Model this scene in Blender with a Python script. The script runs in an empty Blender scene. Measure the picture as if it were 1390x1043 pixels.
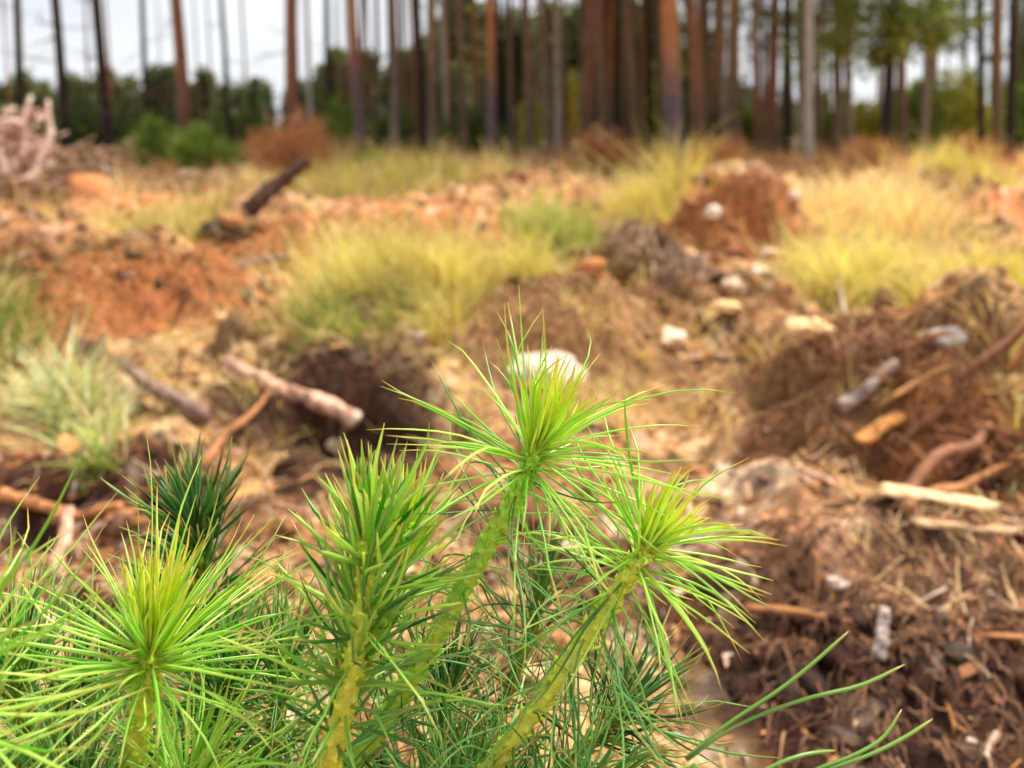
import bpy, math, random
import numpy as np
from mathutils import Vector

R = math.radians
rng = np.random.default_rng(7)
random.seed(7)
scene = bpy.context.scene
col = scene.collection

# ------------------------------------------------------------------ camera
FPX, CX = 1050.0, 695.0                     # focal length in photograph pixels
CAMH, PITCH = 0.60, R(4.0)
CY = 185.0 + FPX * math.tan(PITCH)          # the level horizon lies at row 185; the lens is shifted down
cam_d = bpy.data.cameras.new('camera')
cam = bpy.data.objects.new('camera', cam_d)
col.objects.link(cam)
cam.location = (0, 0, CAMH)
cam.rotation_euler = (R(90) - PITCH, 0, 0)
cam_d.sensor_width = 36.0
cam_d.lens = 36.0 * FPX / 1390.0
cam_d.shift_y = -(521.5 - CY) / 1390.0
cam_d.clip_start = 0.01
cam_d.clip_end = 3000
cam_d.dof.use_dof = True
cam_d.dof.focus_distance = 0.325
cam_d.dof.aperture_fstop = 6.4
scene.camera = cam

# ------------------------------------------------------------------ sky and sun
SUN_EL, SUN_AZ = R(55), R(54)               # azimuth clockwise from +Y (to the right of the camera)
world = bpy.data.worlds.new('World')
scene.world = world
world.use_nodes = True
nt = world.node_tree
nt.nodes.clear()
n_out = nt.nodes.new('ShaderNodeOutputWorld')
n_bg = nt.nodes.new('ShaderNodeBackground')
n_sky = nt.nodes.new('ShaderNodeTexSky')
n_sky.sky_type = 'NISHITA'
n_sky.sun_disc = False
n_sky.sun_elevation = SUN_EL
n_sky.sun_rotation = SUN_AZ
n_tc = nt.nodes.new('ShaderNodeTexCoord')
n_map = nt.nodes.new('ShaderNodeMapping')
n_map.inputs['Scale'].default_value = (1.0, 1.0, 2.6)
n_noise = nt.nodes.new('ShaderNodeTexNoise')
n_noise.inputs['Scale'].default_value = 2.2
n_noise.inputs['Detail'].default_value = 6
n_ramp = nt.nodes.new('ShaderNodeValToRGB')
n_ramp.color_ramp.elements[0].position = 0.3
n_ramp.color_ramp.elements[0].color = (7.6, 7.9, 8.5, 1)
n_ramp.color_ramp.elements[1].position = 0.7
n_ramp.color_ramp.elements[1].color = (9.6, 9.7, 9.9, 1)
n_mix = nt.nodes.new('ShaderNodeMixRGB')
n_mix.inputs[0].default_value = 0.9         # a closed cloud cover over the clear sky
nt.links.new(n_tc.outputs['Generated'], n_map.inputs['Vector'])
nt.links.new(n_map.outputs['Vector'], n_noise.inputs['Vector'])
nt.links.new(n_noise.outputs['Fac'], n_ramp.inputs['Fac'])
nt.links.new(n_sky.outputs['Color'], n_mix.inputs[1])
nt.links.new(n_ramp.outputs['Color'], n_mix.inputs[2])
nt.links.new(n_mix.outputs['Color'], n_bg.inputs['Color'])
n_bg.inputs['Strength'].default_value = 0.050
nt.links.new(n_bg.outputs['Background'], n_out.inputs['Surface'])

sun_d = bpy.data.lights.new('sun', 'SUN')
sun_d.energy = 3.2
sun_d.angle = R(10)
sun_d.color = (1.0, 0.95, 0.86)
sun = bpy.data.objects.new('sun', sun_d)
col.objects.link(sun)
sdir = Vector((math.sin(SUN_AZ) * math.cos(SUN_EL), math.cos(SUN_AZ) * math.cos(SUN_EL), math.sin(SUN_EL)))
sun.rotation_euler = sdir.to_track_quat('Z', 'Y').to_euler()
sun.location = sdir * 60

vs = scene.view_settings
vs.view_transform = 'Standard'
vs.look = 'None'
vs.exposure = 1.22
vs.gamma = 1.0
vs.use_curve_mapping = False
scene.cycles.use_denoising = True
scene.cycles.max_bounces = 5
scene.cycles.transparent_max_bounces = 4

# ------------------------------------------------------------------ pixel helpers
cp, sp = math.cos(PITCH), math.sin(PITCH)

def P(px, py, depth):
    """world point seen at a photograph pixel, at a distance along the view axis"""
    a = (px - CX) / FPX * depth
    b = -(py - CY) / FPX * depth
    return np.array([a, depth * cp + b * sp, CAMH - depth * sp + b * cp])

def G(px, py, z=0.0):
    """point of the level z seen at a photograph pixel"""
    d = P(px, py, 1.0) - np.array([0, 0, CAMH])
    t = (z - CAMH) / d[2]
    return np.array([0, 0, CAMH]) + d * t

def X(px, Y, z=0.0):
    return (px - CX) / FPX * (Y * cp + (CAMH - z) * sp)

def srgb(r, g, b):
    o = []
    for v in (r, g, b):
        v /= 255.0
        o.append(v / 12.92 if v <= 0.04045 else ((v + 0.055) / 1.055) ** 2.4)
    return np.array(o)

# ------------------------------------------------------------------ noise in numpy
_perm = np.random.default_rng(3).permutation(256)
_perm = np.concatenate([_perm, _perm, _perm])
_grad = np.random.default_rng(4).normal(size=(256, 3))
_grad /= np.linalg.norm(_grad, axis=1)[:, None]

def pnoise(x, y, z=0.0):
    x = np.asarray(x, float); y = np.asarray(y, float); z = np.asarray(z, float) + np.zeros_like(x)
    xi = np.floor(x).astype(int); yi = np.floor(y).astype(int); zi = np.floor(z).astype(int)
    xf, yf, zf = x - xi, y - yi, z - zi
    u = xf ** 3 * (xf * (xf * 6 - 15) + 10); v = yf ** 3 * (yf * (yf * 6 - 15) + 10); w = zf ** 3 * (zf * (zf * 6 - 15) + 10)
    def g(i, j, k):
        h = _perm[_perm[_perm[(xi + i) & 255] + ((yi + j) & 255)] + ((zi + k) & 255)]
        gr = _grad[h]
        return gr[..., 0] * (xf - i) + gr[..., 1] * (yf - j) + gr[..., 2] * (zf - k)
    def lp(a, b, t): return a + (b - a) * t
    return lp(lp(lp(g(0,0,0), g(1,0,0), u), lp(g(0,1,0), g(1,1,0), u), v),
              lp(lp(g(0,0,1), g(1,0,1), u), lp(g(0,1,1), g(1,1,1), u), v), w) * 1.5

def fbm(x, y, z=0.0, o=4, gain=0.5):
    s = 0; a = 1.0; f = 1.0
    for i in range(o):
        s = s + a * pnoise(x * f + 17.3 * i, y * f - 9.1 * i, z * f + 3.7 * i)
        a *= gain; f *= 2.03
    return s

def smooth(a, b, x):
    t = np.clip((x - a) / (b - a), 0, 1)
    return t * t * (3 - 2 * t)

# ------------------------------------------------------------------ mesh helpers
def new_mesh(name, V, F, mat=None, C=None, smooth_shade=True):
    """V (n,3); F a list of int arrays (m,3) or (m,4); C per-vertex colours (n,3)"""
    me = bpy.data.meshes.new(name)
    V = np.ascontiguousarray(V, dtype=np.float32)
    if not isinstance(F, (list, tuple)): F = [F]
    F = [np.asarray(f, dtype=np.int32) for f in F if len(f)]
    me.vertices.add(len(V))
    me.vertices.foreach_set('co', V.ravel())
    tot = np.concatenate([np.full(len(f), f.shape[1], np.int32) for f in F])
    idx = np.concatenate([f.ravel() for f in F])
    me.loops.add(len(idx))
    me.loops.foreach_set('vertex_index', idx)
    me.polygons.add(len(tot))
    st = np.concatenate([[0], np.cumsum(tot)[:-1]]).astype(np.int32)
    me.polygons.foreach_set('loop_start', st)
    me.polygons.foreach_set('loop_total', tot)
    if smooth_shade:
        me.polygons.foreach_set('use_smooth', np.ones(len(tot), dtype=bool))
    if C is not None:
        at = me.color_attributes.new('Col', 'FLOAT_COLOR', 'POINT')
        c4 = np.ones((len(V), 4), np.float32)
        c4[:, :3] = np.clip(C, 0, 1)
        at.data.foreach_set('color', c4.ravel())
    me.update(calc_edges=True)
    me.validate()
    if mat is not None: me.materials.append(mat)
    return me

def link(name, me, parent=None, loc=None):
    o = bpy.data.objects.new(name, me)
    col.objects.link(o)
    if parent is not None: o.parent = parent
    if loc is not None: o.location = loc
    return o

def tag(o, label=None, cat=None, group=None, kind=None):
    if label: o['label'] = label
    if cat: o['category'] = cat
    if group: o['group'] = group
    if kind: o['kind'] = kind
    return o

def empty(name, loc):
    o = bpy.data.objects.new(name, None)
    o.empty_display_size = 0.05
    col.objects.link(o)
    o.location = loc
    return o

def frames(T):
    """two unit normals for tangents T (...,3)"""
    up = np.zeros_like(T); up[..., 2] = 1
    alt = np.abs(T[..., 2]) > 0.95
    up[alt] = (1, 0, 0)
    A = np.cross(T, up); A /= np.linalg.norm(A, axis=-1, keepdims=True) + 1e-12
    return A, np.cross(T, A)

def tubes(pts, rad, k=5, cap=True, colors=None):
    """pts (N,S,3), rad (N,S) -> merged tube mesh; colours (N,S,3) optional"""
    N, S, _ = pts.shape
    T = np.gradient(pts, axis=1)
    T /= np.linalg.norm(T, axis=-1, keepdims=True) + 1e-12
    mean = T.mean(axis=1, keepdims=True); mean /= np.linalg.norm(mean, axis=-1, keepdims=True) + 1e-12
    A0, _b = frames(np.repeat(mean, S, axis=1))
    A = A0 - (A0 * T).sum(-1, keepdims=True) * T
    A /= np.linalg.norm(A, axis=-1, keepdims=True) + 1e-12
    B = np.cross(T, A)
    th = np.arange(k) / k * 2 * math.pi
    rad = np.asarray(rad)
    if rad.ndim == 2: rad = rad[..., None]
    V = pts[:, :, None, :] + rad[..., None] * (np.cos(th)[None, None, :, None] * A[:, :, None, :] + np.sin(th)[None, None, :, None] * B[:, :, None, :])
    V = V.reshape(-1, 3)
    i = np.arange(N)[:, None, None] * S * k; j = np.arange(S - 1)[None, :, None] * k; m = np.arange(k)[None, None, :]
    m2 = (m + 1) % k
    a = i + j + m; b = i + j + m2
    Q = np.stack([a, b, b + k, a + k], -1).reshape(-1, 4)
    F = [Q]
    if cap:
        for s in (0, S - 1):
            base = np.arange(N)[:, None] * S * k + s * k
            ring = base + (np.arange(k)[None, :] if s else np.arange(k)[::-1][None, :])
            F.append(ring)
    C = None
    if colors is not None:
        C = np.repeat(colors[:, :, None, :], k, axis=2).reshape(-1, 3)
    return V, F, C

def ribbons(pts, wid, side, colors=None, fold=0.0):
    """flat blades; pts (N,S,3), wid (N,S), side (N,3)"""
    N, S, _ = pts.shape
    s = side[:, None, :] * wid[..., None]
    V = np.stack([pts - s, pts + s], 2).reshape(-1, 3)
    i = np.arange(N)[:, None] * S * 2; j = np.arange(S - 1)[None, :] * 2
    a = i + j
    Q = np.stack([a, a + 1, a + 3, a + 2], -1).reshape(-1, 4)
    C = None
    if colors is not None: C = np.repeat(colors[:, :, None, :], 2, axis=2).reshape(-1, 3)
    return V, [Q], C

def merge(parts):
    Vs, Fs, Cs, n = [], [], [], 0
    for V, F, C in parts:
        Vs.append(V)
        for f in F: Fs.append(np.asarray(f) + n)
        if C is not None: Cs.append(C)
        n += len(V)
    return np.concatenate(Vs), Fs, (np.concatenate(Cs) if Cs else None)

def ico(sub):
    import bmesh
    bm = bmesh.new()
    bmesh.ops.create_icosphere(bm, subdivisions=sub, radius=1)
    V = np.array([v.co[:] for v in bm.verts]); F = np.array([[v.index for v in f.verts] for f in bm.faces])
    bm.free()
    return V, F
ICO1, ICO2, ICO3, ICO4 = ico(1), ico(2), ico(3), ico(4)

def scatter(protoV, protoF, pos, scale, rot, colors=None):
    """merged copies: pos (N,3), scale (N,3), rot (N,3,3)"""
    N = len(pos); n = len(protoV)
    V = np.einsum('nij,nkj->nki', rot, protoV[None] * scale[:, None, :]) + pos[:, None, :]
    F = (protoF[None] + (np.arange(N) * n)[:, None, None]).reshape(-1, protoF.shape[1])
    C = None if colors is None else np.repeat(colors, n, axis=0)
    return V.reshape(-1, 3), [F], C

def rand_rot(N, tilt=math.pi, r=rng):
    a = r.uniform(0, 2 * math.pi, N); b = r.uniform(-tilt, tilt, N); c = r.uniform(0, 2 * math.pi, N)
    def rz(t):
        m = np.zeros((N, 3, 3)); m[:, 0, 0] = np.cos(t); m[:, 0, 1] = -np.sin(t); m[:, 1, 0] = np.sin(t); m[:, 1, 1] = np.cos(t); m[:, 2, 2] = 1; return m
    rx = np.zeros((N, 3, 3)); rx[:, 0, 0] = 1; rx[:, 1, 1] = np.cos(b); rx[:, 1, 2] = -np.sin(b); rx[:, 2, 1] = np.sin(b); rx[:, 2, 2] = np.cos(b)
    return rz(a) @ rx @ rz(c)

# ------------------------------------------------------------------ materials
def mat_attr(name, rough=0.8, spec=0.3, noise_scale=0, noise_amt=0.3, bump=0.0, bump_scale=60, transl=0.0, tcol=None):
    """colour from the mesh's own 'Col' attribute, varied by noise"""
    m = bpy.data.materials.new(name); m.use_nodes = True
    t = m.node_tree; b = t.nodes['Principled BSDF']
    a = t.nodes.new('ShaderNodeAttribute'); a.attribute_name = 'Col'
    src = a.outputs['Color']
    if noise_scale:
        tc = t.nodes.new('ShaderNodeNewGeometry')
        n = t.nodes.new('ShaderNodeTexNoise'); n.inputs['Scale'].default_value = noise_scale; n.inputs['Detail'].default_value = 7; n.inputs['Roughness'].default_value = 0.65
        t.links.new(tc.outputs['Position'], n.inputs['Vector'])
        mr = t.nodes.new('ShaderNodeMapRange'); mr.inputs['From Min'].default_value = 0.28; mr.inputs['From Max'].default_value = 0.72
        mr.inputs['To Min'].default_value = 1 - noise_amt; mr.inputs['To Max'].default_value = 1 + noise_amt
        t.links.new(n.outputs['Fac'], mr.inputs['Value'])
        mx = t.nodes.new('ShaderNodeMixRGB'); mx.blend_type = 'MULTIPLY'; mx.inputs[0].default_value = 1
        t.links.new(src, mx.inputs[1]); t.links.new(mr.outputs[0], mx.inputs[2]); src = mx.outputs[0]
    t.links.new(src, b.inputs['Base Color'])
    b.inputs['Roughness'].default_value = rough
    b.inputs['Specular IOR Level'].default_value = spec
    if bump:
        g = t.nodes.new('ShaderNodeNewGeometry')
        n2 = t.nodes.new('ShaderNodeTexNoise'); n2.inputs['Scale'].default_value = bump_scale; n2.inputs['Detail'].default_value = 8; n2.inputs['Roughness'].default_value = 0.7
        t.links.new(g.outputs['Position'], n2.inputs['Vector'])
        bp = t.nodes.new('ShaderNodeBump'); bp.inputs['Strength'].default_value = bump; bp.inputs['Distance'].default_value = 0.02
        t.links.new(n2.outputs['Fac'], bp.inputs['Height']); t.links.new(bp.outputs['Normal'], b.inputs['Normal'])
    if transl:
        tr = t.nodes.new('ShaderNodeBsdfTranslucent')
        mt = t.nodes.new('ShaderNodeMixRGB'); mt.blend_type = 'MULTIPLY'; mt.inputs[0].default_value = 1
        mt.inputs[2].default_value = tcol or (1.2, 1.25, 0.6, 1)
        t.links.new(src, mt.inputs[1]); t.links.new(mt.outputs[0], tr.inputs['Color'])
        ms = t.nodes.new('ShaderNodeMixShader'); ms.inputs[0].default_value = transl
        out = t.nodes['Material Output']
        t.links.new(b.outputs[0], ms.inputs[1]); t.links.new(tr.outputs[0], ms.inputs[2]); t.links.new(ms.outputs[0], out.inputs['Surface'])
    return m

M_SOIL = mat_attr('soil', 0.95, 0.15, noise_scale=30, noise_amt=0.75, bump=1.0, bump_scale=48)
M_CLOD = mat_attr('soil_clod', 0.95, 0.15, noise_scale=70, noise_amt=0.65, bump=0.8, bump_scale=140)
M_WOOD = mat_attr('weathered_wood', 0.8, 0.25, noise_scale=45, noise_amt=0.4, bump=0.5, bump_scale=90)
M_STONE = mat_attr('stone', 0.85, 0.3, noise_scale=40, noise_amt=0.35, bump=0.4, bump_scale=80)
M_GRASS = mat_attr('grass', 0.6, 0.3, transl=0.35, tcol=(1.15, 1.1, 0.7, 1))
M_NEEDLE = mat_attr('pine_needle', 0.3, 0.6, transl=0.38, tcol=(1.4, 1.4, 0.6, 1))
M_SHOOT = mat_attr('green_shoot', 0.5, 0.4, noise_scale=400, noise_amt=0.25)
M_LEAF = mat_attr('foliage', 0.6, 0.3, transl=0.3, tcol=(1.15, 1.2, 0.6, 1))
M_BARK = mat_attr('bark', 0.9, 0.15, noise_scale=9, noise_amt=0.45, bump=0.8, bump_scale=14)

# ------------------------------------------------------------------ terrain shape
# mounds: (px, py of the footprint's centre, half width px, height px, depth ratio)
MOUNDS = [
    (1215, 575, 175, 118, 0.75), (1370, 585, 130, 110, 0.9), (1085, 500, 80, 62, 0.8), (1290, 640, 95, 48, 0.6),
    (1130, 720, 120, 34, 0.7), (1330, 760, 130, 36, 0.6), (1080, 860, 120, 30, 0.6), (1290, 960, 150, 26, 0.5),
    (780, 482, 100, 74, 0.9), (735, 512, 62, 30, 0.6), (815, 408, 105, 58, 0.9), (875, 372, 58, 66, 0.9),
    (1005, 338, 78, 88, 0.8), (965, 300, 60, 55, 0.9), (1010, 452, 70, 44, 0.7), (1090, 455, 46, 40, 0.7),
    (555, 478, 190, 62, 0.8), (90, 420, 175, 76, 0.7), (255, 425, 100, 46, 0.7), (-60, 400, 160, 90, 0.8),
    (430, 365, 170, 58, 0.7), (590, 345, 120, 52, 0.8), (680, 330, 90, 40, 0.8), (345, 322, 60, 40, 0.8),
    (470, 315, 110, 34, 0.7), (180, 300, 120, 26, 0.7), (640, 285, 90, 24, 0.8), (1280, 275, 80, 34, 0.8),
    (1370, 300, 70, 34, 0.8), (1190, 268, 60, 26, 0.8), (740, 275, 100, 32, 0.8), (60, 285, 100, 24, 0.8),
    (560, 268, 120, 18, 0.8), (330, 275, 100, 20, 0.8), (1000, 262, 80, 36, 0.8), (1340, 262, 60, 26, 0.8),
    (120, 660, 150, 26, 0.7), (330, 640, 70, 30, 0.7), (620, 660, 70, 24, 0.7), (250, 590, 70, 18, 0.7),
]
_M = []
for (px, py, hw, hp, dr) in MOUNDS:
    c = G(px, py); d = np.hypot(c[0], c[1]); s = (c[1] * cp + CAMH * sp) / FPX
    ry = min(hw * s * dr, 0.35 * d)
    _M.append((c[0], c[1], hw * s, ry, hp * s * 1.12))
_r2 = np.random.default_rng(21)
for i in range(60):                                   # planting mounds over the far field
    Y = _r2.uniform(9, 30); Xx = _r2.uniform(-0.9, 0.9) * Y
    _M.append((Xx, Y, _r2.uniform(0.4, 0.9), _r2.uniform(0.4, 0.9), _r2.uniform(0.06, 0.17)))
for (x, y, rx, ry, h) in [(-0.11, 0.30, 0.15, 0.12, 0.15), (0.9, -0.6, 0.4, 0.4, 0.15), (-1.1, -0.3, 0.5, 0.5, 0.15)]:
    _M.append((x, y, rx, ry, h))
# hollows: the furrow that the machine left, and pits
HOLLOWS = [(940, 690, 110, -0.05), (950, 600, 85, -0.085), (935, 545, 75, -0.085), (905, 490, 55, -0.07), (935, 445, 45, -0.06),
           (450, 590, 110, -0.14), (380, 600, 80, -0.10), (525, 595, 70, -0.09), (60, 700, 90, -0.06), (1075, 575, 45, -0.12), (830, 800, 140, -0.04),
           (1020, 380, 50, -0.08), (960, 350, 40, -0.08), (150, 400, 60, -0.05), (1215, 640, 60, -0.11), (1330, 690, 45, -0.05), (1180, 690, 45, -0.03)]
for (px, py, hw, hz) in HOLLOWS:
    c = G(px, py); s = (c[1] * cp + CAMH * sp) / FPX
    _M.append((c[0], c[1], hw * s, hw * s * 0.9, hz))

SMOOTHED = []
for (px, py, hw) in [(940, 690, 110), (950, 610, 90), (930, 545, 80), (900, 485, 55)]:   # the furrow's sandy bottom
    c = G(px, py); SMOOTHED.append((c[0], c[1], hw * (c[1] * cp + CAMH * sp) / FPX, .6))

def rough_mask(x, y):
    d = np.hypot(x, y)
    s = 1.0 - 0.55 * smooth(12, 40, d)
    for (mx, my, rr, k) in SMOOTHED:
        s = s * (1 - k * np.exp(-np.minimum(((x - mx) ** 2 + (y - my) ** 2) / rr ** 2, 30)))
    return s

def H(x, y, fine=True):
    x = np.asarray(x, float); y = np.asarray(y, float)
    wx = x + 0.10 * fbm(x * 3.1, y * 3.1, 1.0, 3); wy = y + 0.10 * fbm(x * 3.1 + 40, y * 3.1, 2.0, 3)
    z = np.zeros_like(x)
    for (mx, my, rx, ry, h) in _M:
        q = ((wx - mx) / rx) ** 2 + ((wy - my) / ry) ** 2
        z = z + h * np.exp(-np.minimum(q, 30) ** 1.25 * 0.9)
    d = np.hypot(x, y)
    rm = rough_mask(x, y)
    z = z + 0.05 * fbm(x * 0.9, y * 0.9, 5.0, 2) * smooth(0.8, 3, d)
    z = z + 0.012 * np.maximum(d - 25, 0) * smooth(25, 60, d) * (1 - smooth(150, 300, d)) * 0.35
    if fine:
        b = fbm(x * 7, y * 7, 7.0, 3)
        r1 = 0.4 - np.abs(pnoise(x * 4.2 + .35 * b, y * 4.2, 18.0)); r2 = 0.35 - np.abs(pnoise(x * 11 + .3 * b, y * 11, 8.0))
        big = smooth(1.4, 3.5, d) * (1 - .6 * smooth(7, 12, d))
        z = z + rm * (0.022 * b + (0.035 + .05 * big) * r1 + 0.030 * r2 + 0.013 * (0.3 - np.abs(pnoise(x * 29, y * 29, 9.0))) + 0.006 * pnoise(x * 70, y * 70, 3.0))
    return z

def Hs(x, y): return float(H(np.array([x]), np.array([y]))[0])

def on_ground(px, py):
    """first hit of the pixel's ray with the terrain"""
    o = np.array([0, 0, CAMH]); d = P(px, py, 1.0) - o; d /= np.linalg.norm(d)
    t = np.geomspace(0.35, 60, 700)
    p = o + d * t[:, None]
    below = p[:, 2] < H(p[:, 0], p[:, 1])
    i = int(np.argmax(below)) if below.any() else len(t) - 1
    return np.array([p[i, 0], p[i, 1], Hs(p[i, 0], p[i, 1])])

# soil kinds by place: (px, py, half width px, kind, strength)
SOILS = {'sand': srgb(240, 192, 136), 'pale': srgb(246, 222, 196), 'orange': srgb(214, 136, 84), 'brown': srgb(178, 122, 84),
         'peat': srgb(64, 38, 31), 'moss': srgb(96, 98, 38), 'straw': srgb(222, 186, 128), 'red': srgb(120, 52, 34)}
PATCH = [
    (940, 680, 110, 'sand', .8), (950, 600, 90, 'sand', .95), (930, 540, 80, 'sand', .95), (900, 480, 60, 'sand', .8), (960, 740, 70, 'pale', .6),
    (1010, 640, 60, 'pale', .5), (450, 590, 120, 'peat', .95), (390, 530, 90, 'peat', .8), (540, 600, 60, 'peat', .8), (60, 670, 90, 'peat', .6),
    (1070, 575, 50, 'peat', .95), (1230, 640, 90, 'peat', .85), (1330, 690, 60, 'peat', .8), (1200, 560, 120, 'brown', .7), (1330, 540, 100, 'orange', .6),  # peat tone at the furrow wall and root heap holes paints their shadow
    (1100, 880, 120, 'peat', .7), (1300, 980, 160, 'peat', .55), (1360, 840, 60, 'red', .8), (1200, 790, 120, 'pale', .45), (1100, 740, 110, 'orange', .35),
    (780, 440, 110, 'orange', .6), (735, 500, 60, 'peat', .4), (870, 345, 60, 'peat', .7), (850, 352, 40, 'moss', .7), (945, 295, 40, 'moss', .7), (890, 330, 30, 'moss', .6), (900, 400, 70, 'moss', .3), (1000, 300, 90, 'orange', .8), (1010, 390, 60, 'peat', .5),
    (980, 430, 50, 'peat', .6), (100, 390, 150, 'orange', .7), (40, 350, 60, 'peat', .6), (250, 440, 140, 'sand', .7), (200, 400, 60, 'peat', .7), (400, 345, 140, 'orange', .9),
    (600, 320, 140, 'orange', .8), (330, 330, 50, 'peat', .5), (180, 290, 160, 'orange', .8), (1280, 280, 80, 'orange', .9), (1370, 300, 70, 'orange', .8), (1290, 250, 60, 'peat', .5),
    (700, 270, 140, 'orange', .5), (560, 440, 170, 'straw', .7), (200, 330, 110, 'straw', .6), (1180, 380, 130, 'straw', .8), (1340, 440, 80, 'straw', .7),
    (1050, 930, 110, 'peat', .7), (1210, 900, 90, 'peat', .75), (1340, 890, 90, 'peat', .7), (1170, 1000, 150, 'peat', .7), (1350, 1000, 120, 'peat', .6), (1240, 830, 60, 'peat', .6),
    (1230, 700, 60, 'peat', .7), (1050, 800, 70, 'peat', .6), (200, 650, 90, 'peat', .7), (320, 720, 90, 'peat', .6), (120, 770, 110, 'peat', .6), (40, 740, 60, 'peat', .7), (480, 640, 110, 'peat', .8), (700, 760, 90, 'peat', .6), (860, 900, 60, 'peat', .5),
    (250, 540, 120, 'straw', .5), (330, 470, 90, 'sand', .6), (90, 540, 90, 'straw', .5), (520, 260, 120, 'moss', .35), (800, 900, 140, 'sand', .35), (620, 700, 100, 'peat', .4),
]
_PT = []
for (px, py, hw, k, s) in PATCH:
    c = on_ground(px, py); sc_ = (c[1] * cp + CAMH * sp) / FPX
    _PT.append((c[0], c[1], hw * sc_, max(hw * sc_ * 1.1, 0.0), SOILS[k], s))

def soil_color(x, y):
    x = np.asarray(x, float); y = np.asarray(y, float)
    n1 = fbm(x * 1.3, y * 1.3, 11.0, 4); n2 = fbm(x * 4.5, y * 4.5, 12.0, 4); n3 = fbm(x * 17, y * 17, 13.0, 3)
    C = np.repeat((SOILS['brown'] * 0.55 + SOILS['straw'] * 0.2 + SOILS['orange'] * 0.25)[None], len(x), 0)
    def mixin(C, c, w): return C * (1 - w[:, None]) + c[None] * w[:, None]
    C = mixin(C, SOILS['orange'], smooth(0.0, 0.5, n1) * 0.6)
    C = mixin(C, SOILS['peat'], smooth(0.08, 0.45, -n2) * 0.7)
    C = mixin(C, SOILS['straw'], smooth(0.1, 0.5, n2) * 0.75)
    wx = x + 0.05 * n2; wy = y + 0.05 * n3
    for (mx, my, rx, ry, c, s) in _PT:
        q = ((wx - mx) / rx) ** 2 + ((wy - my) / ry) ** 2
        C = mixin(C, c, s * np.exp(-np.minimum(q, 30) ** 1.5) )
    C = mixin(C, SOILS['peat'], smooth(0.12, 0.5, n3) * 0.65)
    C = mixin(C, SOILS['pale'], smooth(0.2, 0.6, -n3) * 0.5)
    for (mx, my, rx, ry, c, s) in _PT:                  # bare peat; also paints in the shade of furrow and root heap holes
        if s >= .7 and c is SOILS['peat']:
            q = ((wx - mx) / rx) ** 2 + ((wy - my) / ry) ** 2
            C = mixin(C, c * (1 + .5 * np.clip(n2.mean(), 0, 1)), .75 * np.exp(-np.minimum(q, 30) ** 1.5))
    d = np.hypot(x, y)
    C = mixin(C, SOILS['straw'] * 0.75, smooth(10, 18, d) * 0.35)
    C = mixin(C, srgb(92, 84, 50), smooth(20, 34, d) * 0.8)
    return C

def build_ground():
    r = [0.03]
    while r[-1] < 900:
        v = r[-1]
        r.append(v * (1.05 if v < 0.4 else 1.0085 if v < 6 else 1.016 if v < 16 else 1.05))
    r = np.array(r)
    front = np.linspace(R(-48), R(48), 470)
    back = np.linspace(R(48), R(312), 70)[1:-1]
    th = np.concatenate([front, back])
    nr, nt_ = len(r), len(th)
    x = r[:, None] * np.sin(th)[None]; y = r[:, None] * np.cos(th)[None]
    xf, yf = x.ravel(), y.ravel()
    V = np.stack([xf, yf, H(xf, yf)], 1)
    i = np.arange(nr - 1)[:, None] * nt_; j = np.arange(nt_)[None]; j2 = (j + 1) % nt_
    Q = np.stack([i + j, i + nt_ + j, i + nt_ + j2, i + j2], -1).reshape(-1, 4)[:, ::-1]
    ring = np.arange(nt_)[None, ::-1]
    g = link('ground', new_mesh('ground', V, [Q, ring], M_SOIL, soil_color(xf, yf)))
    tag(g, 'ploughed orange brown soil of the cleared forest, mounds and furrows', 'ground', kind='structure')
    return g
build_ground()

# ------------------------------------------------------------------ trees
def bark_colors(zs, kind, r):
    """upper bark / lower bark by height: pines turn from grey plates to orange flakes"""
    if kind == 'orange': lo, hi, h0 = srgb(120, 106, 108), srgb(190, 128, 84), r.uniform(1.2, 2.0)
    elif kind == 'red':  lo, hi, h0 = srgb(128, 94, 78), srgb(158, 110, 82), 1.0
    elif kind == 'dark': lo, hi, h0 = srgb(58, 48, 46), srgb(70, 58, 46), 1.5
    elif kind == 'grey': lo, hi, h0 = srgb(150, 136, 124), srgb(158, 132, 104), 2.0
    elif kind == 'pale': lo, hi, h0 = srgb(200, 190, 182), srgb(206, 196, 186), 2.0
    else:                lo, hi, h0 = srgb(116, 98, 82), srgb(142, 114, 86), 1.5
    w = smooth(h0 - 0.5, h0 + 0.9, zs)[..., None]
    return lo * (1 - w) + hi * w

def trunk_mesh(h, r0, kind, r, k=14, S=30, bend=0.12):
    z = np.concatenate([[-0.25], np.linspace(0, 1, S - 1) ** 1.3 * h])
    b1, b2 = r.uniform(0, 6.28, 2); amp = bend * r.uniform(0.4, 1.2)
    x = amp * np.sin(z * 0.45 + b1) - amp * math.sin(b1); y = amp * np.sin(z * 0.4 + b2) - amp * math.sin(b2)
    rad = r0 * (1 - 0.93 * np.clip(z, 0, h) / h) ** 0.8 * (1 + 0.55 * np.exp(-np.maximum(z, 0) * 6))
    pts = np.stack([x, y, z], 1)[None]
    th = np.arange(k) / k * 2 * math.pi
    rr = rad[None, :, None] * (1 + 0.09 * pnoise(np.cos(th)[None] * 2.2 + z[:, None] * 0.3, np.sin(th)[None] * 2.2, z[:, None] * 2.0))[None]
    V, F, C = tubes(pts, rr, k, True, bark_colors(z[None], kind, r) * 0.78)
    return V, F, C, pts[0]

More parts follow.
